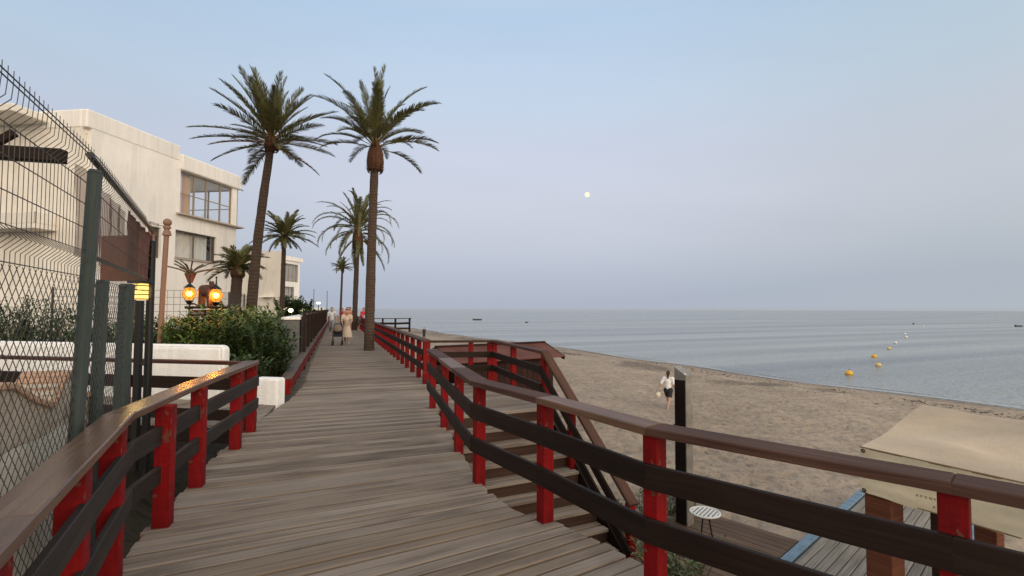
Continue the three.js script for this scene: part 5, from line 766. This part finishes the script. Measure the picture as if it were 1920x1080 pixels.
{
  const w = std([.78, .76, .76], 0.85), fy = 22.6, p = at3(1256, 777, fy), gy = groundY(p.x, fy);
  const wp = at3(1253, 740, fy);
  person('barefoot person in a white t-shirt and black shorts walking away over the sand', wp.x, fy, gy - 0.02, 2.6, { h: (777.5 - 707) * fy / 960, stride: 0.32, top: w, bottom: std([.012, .011, .012], 0.8), leg: 0.62, sleeve: 0.75, hairLen: 0.12, barefoot: true, hemR: .088, hand: (s, L) => s > 0 ? L(.25, .52, -.1) : L(-.17, .51, .08), elbow: (s, L) => s > 0 ? L(.19, .64, -.05) : L(-.155, .64, .0), res: 72 });
  const hatp = at3(1233, 740, fy - 0.15), hat = thing('sun_hat', 'pale straw hat held in the hand of the walker on the sand', 'hat', null, [hatp.x, fy - 0.15, hatp.y]); hat.rotation.set(0.5, 0.3, 0.9);
  part(hat, 'crown', new THREE.LatheGeometry([[0.0, .09], [.06, .085], [.075, .02], [.08, 0]].map(q => new THREE.Vector2(...q)), 14), std([.68, .6, .46], 0.9, { side: THREE.DoubleSide })); part(hat, 'brim', new THREE.LatheGeometry([[.078, 0], [.12, -.01], [.145, -.03]].map(q => new THREE.Vector2(...q)), 18), std([.7, .63, .5], 0.9, { side: THREE.DoubleSide }));
  const q = at3(795, 630, 80); person('dark-clothed person standing far off on the beach near the waterline', q.x, 80, groundY(q.x, 80), 0.4, { h: 1.7, stride: 0.1, top: std([.02, .02, .025], 0.8), bottom: std([.015, .015, .018], 0.8), leg: 1.7, long: true, res: 44 });
  // walkers on the boardwalk
  const s = G(636, 647); person('person in a cream dress bending over a pushchair on the boardwalk', s[0] + 0.1, s[1] + 0.75, 0, 0.25, { h: 1.62, stride: 0.12, lean: 0.1, top: std([.62, .5, .4], 0.85), dress: true, sleeve: 0.5, hairLen: 0.14, elbow: (a, L) => L(a * 0.14, .68, .14), hand: (a, L) => L(a * 0.11, .6, .3) });
  const st = thing('pushchair', 'dark pushchair with small black wheels pushed by the person in cream', 'pushchair', null, [s[0] - 0.05, s[1] - 0.1, 0], 0.25), bl = std([.015, .015, .017], 0.8), fab = std([.2, .15, .11], 0.9);
  for (const [a, b] of [[-.2, .3], [.2, .3], [-.2, -.3], [.2, -.3]]) { const wh = part(st, 'wheel', [clean(new THREE.TorusGeometry(.085, .024, 8, 18)).rotateY(Math.PI / 2).translate(a, .109, b)], bl); part(wh, 'hub', rod(v3(a - .02, .109, b), v3(a + .02, .109, b), .04, .04, 8), steel); }
  for (const a of [-.2, .2]) part(st, 'frame', [rod(v3(a, .11, .3), v3(a, .95, -.5), .014, .014, 6), rod(v3(a, .11, -.3), v3(a, .6, .1), .014, .014, 6), rod(v3(a, .5, -.1), v3(a, .45, .3), .014, .014, 6)], bl);
  part(st, 'handle', rod(v3(-.2, .95, -.5), v3(.2, .95, -.5), .02, .02, 8), bl); part(st, 'seat', [rbox(.36, .05, .34, .02).translate(0, .42, .12), rbox(.36, .5, .05, .02).rotateX(-.35).translate(0, .66, -.14)], bl);
  part(st, 'hood', clean(new THREE.SphereGeometry(.24, 16, 10, 0, 6.283, 0, 1.5)).scale(.85, .8, 1).rotateX(.5).translate(0, .72, .0), fab);
  const P = (px, d) => at3(px, 600, d).x;
  person('person in a pale grey shirt at the left of the far boardwalk group', P(622, 33), 33, 0, 0.3, { h: 1.72, top: std([.5, .52, .55], 0.85), bottom: std([.2, .2, .22], 0.85), leg: 1.6 });
  person('person in a salmon pink top walking in the far group on the boardwalk', P(651, 37), 37, 0, 0.3, { h: 1.75, top: std([.55, .2, .17], 0.85), bottom: std([.3, .26, .24], 0.85), leg: 0.9, hairLen: 0.08 });
  person('person in a peach top in the far group, beside the middle palm trunk', P(656, 41), 41, 0, 0.25, { h: 1.78, top: std([.6, .3, .24], 0.85), bottom: std([.4, .38, .36], 0.85), leg: 0.8 });
  person('person in a dark red shirt farthest back in the boardwalk group', P(642, 46), 46, 0, 0.3, { h: 1.7, top: std([.25, .03, .04], 0.85), bottom: std([.05, .05, .06], 0.85), leg: 1.6 });
  person('person in a bright red shirt leaning on the sea-side railing beyond the palm', P(676, 39), 39.0, 0, 1.2, { h: 1.72, stride: 0.08, lean: 0.12, top: std([.5, .02, .03], 0.85), bottom: std([.1, .09, .1], 0.85), leg: 0.95, elbow: (a, L) => L(a * .13, .66, .18), hand: (a, L) => L(a * .1, .6, .3) });
}

// ------------------------------------------------------------------ buoys and boats
{
  const yel = std([.72, .42, .03], 0.5), pale = std([.62, .48, .2], 0.5), wht = std([.72, .72, .66], 0.5);
  const proto = thing('buoy', 'nearest and largest yellow buoy, closest to the beach', 'buoy', 'line of swimming-zone buoys');
  part(proto, 'float', new THREE.SphereGeometry(0.29, 20, 14), yel); part(proto, 'band', new THREE.TorusGeometry(0.285, 0.02, 6, 24).rotateX(Math.PI / 2).translate(0, -0.03, 0), std([.3, .18, .02], 0.6)); part(proto, 'ring', new THREE.TorusGeometry(0.05, 0.014, 6, 12).translate(0, 0.32, 0), blackMetal);
  const B = [[1592, 703, 1, yel], [1647, 687, 0.9, pale, 'second yellow buoy of the line, slightly right of the nearest one'], [1639, 670, 0.9, yel, 'third yellow buoy of the line, above the gap between the first two'], [1667, 655, 0.85, pale, 'fourth buoy of the line, the last yellow one'], [1679, 644, 0.85, wht, 'fifth buoy of the line, the nearest white one'], [1699, 633, 0.9, wht, 'sixth buoy, white, right of the pair near each other'], [1697, 627, 0.9, wht, 'seventh buoy, white, left of the pair near each other'], [1732, 612.5, 0.9, wht, 'farthest white buoy at the seaward end of the line']];
  B.forEach(([px, py, s, m, l], i) => { const o = i ? proto.clone() : proto; if (i) { o.name = numbered('buoy'); o.userData = { label: l, category: 'buoy', group: 'line of swimming-zone buoys' }; scene.add(o); o.children[0].material = m; } const [x, d] = G(px, py, SEA); o.position.set(x, SEA + 0.1, -d); o.scale.setScalar(s); });
  const boat = (px, py, L, turn, label) => { const [x, d] = G(px, py, SEA), o = thing('boat', label, 'boat', null, [x, d, SEA], turn), sh = new THREE.Shape(); sh.moveTo(-L / 2, -L * .13); sh.lineTo(L * .25, -L * .14); sh.quadraticCurveTo(L * .42, -L * .1, L / 2, 0); sh.quadraticCurveTo(L * .42, L * .1, L * .25, L * .14); sh.lineTo(-L / 2, L * .13); sh.closePath();
    const m = std([.02, .02, .024], 0.5); part(o, 'hull', clean(new THREE.ExtrudeGeometry(sh, { depth: L * .14, bevelEnabled: true, bevelSize: .05, bevelThickness: .05, bevelSegments: 1 })).rotateX(-Math.PI / 2).translate(0, 0.02, 0), m); part(o, 'bench', box(.2, .06, L * .26, 0, L * .17, 0), std([.1, .08, .06], 0.8)); part(o, 'motor', [box(.3, .5, .25, -L / 2 - .1, L * .16, 0)], m); };
  boat(895, 600.5, 4.2, 0.1, 'dark open boat moored far out at the left of the sea'); boat(988, 605, 2.0, 1.2, 'tiny dark dinghy right of the left-hand boat'); boat(1713, 608, 1.8, 0.8, 'tiny grey dinghy beyond the line of buoys'); boat(1911, 612.5, 2.6, 0.1, 'dark dinghy at the right edge of the view');
}

renderer.render(scene, camera);
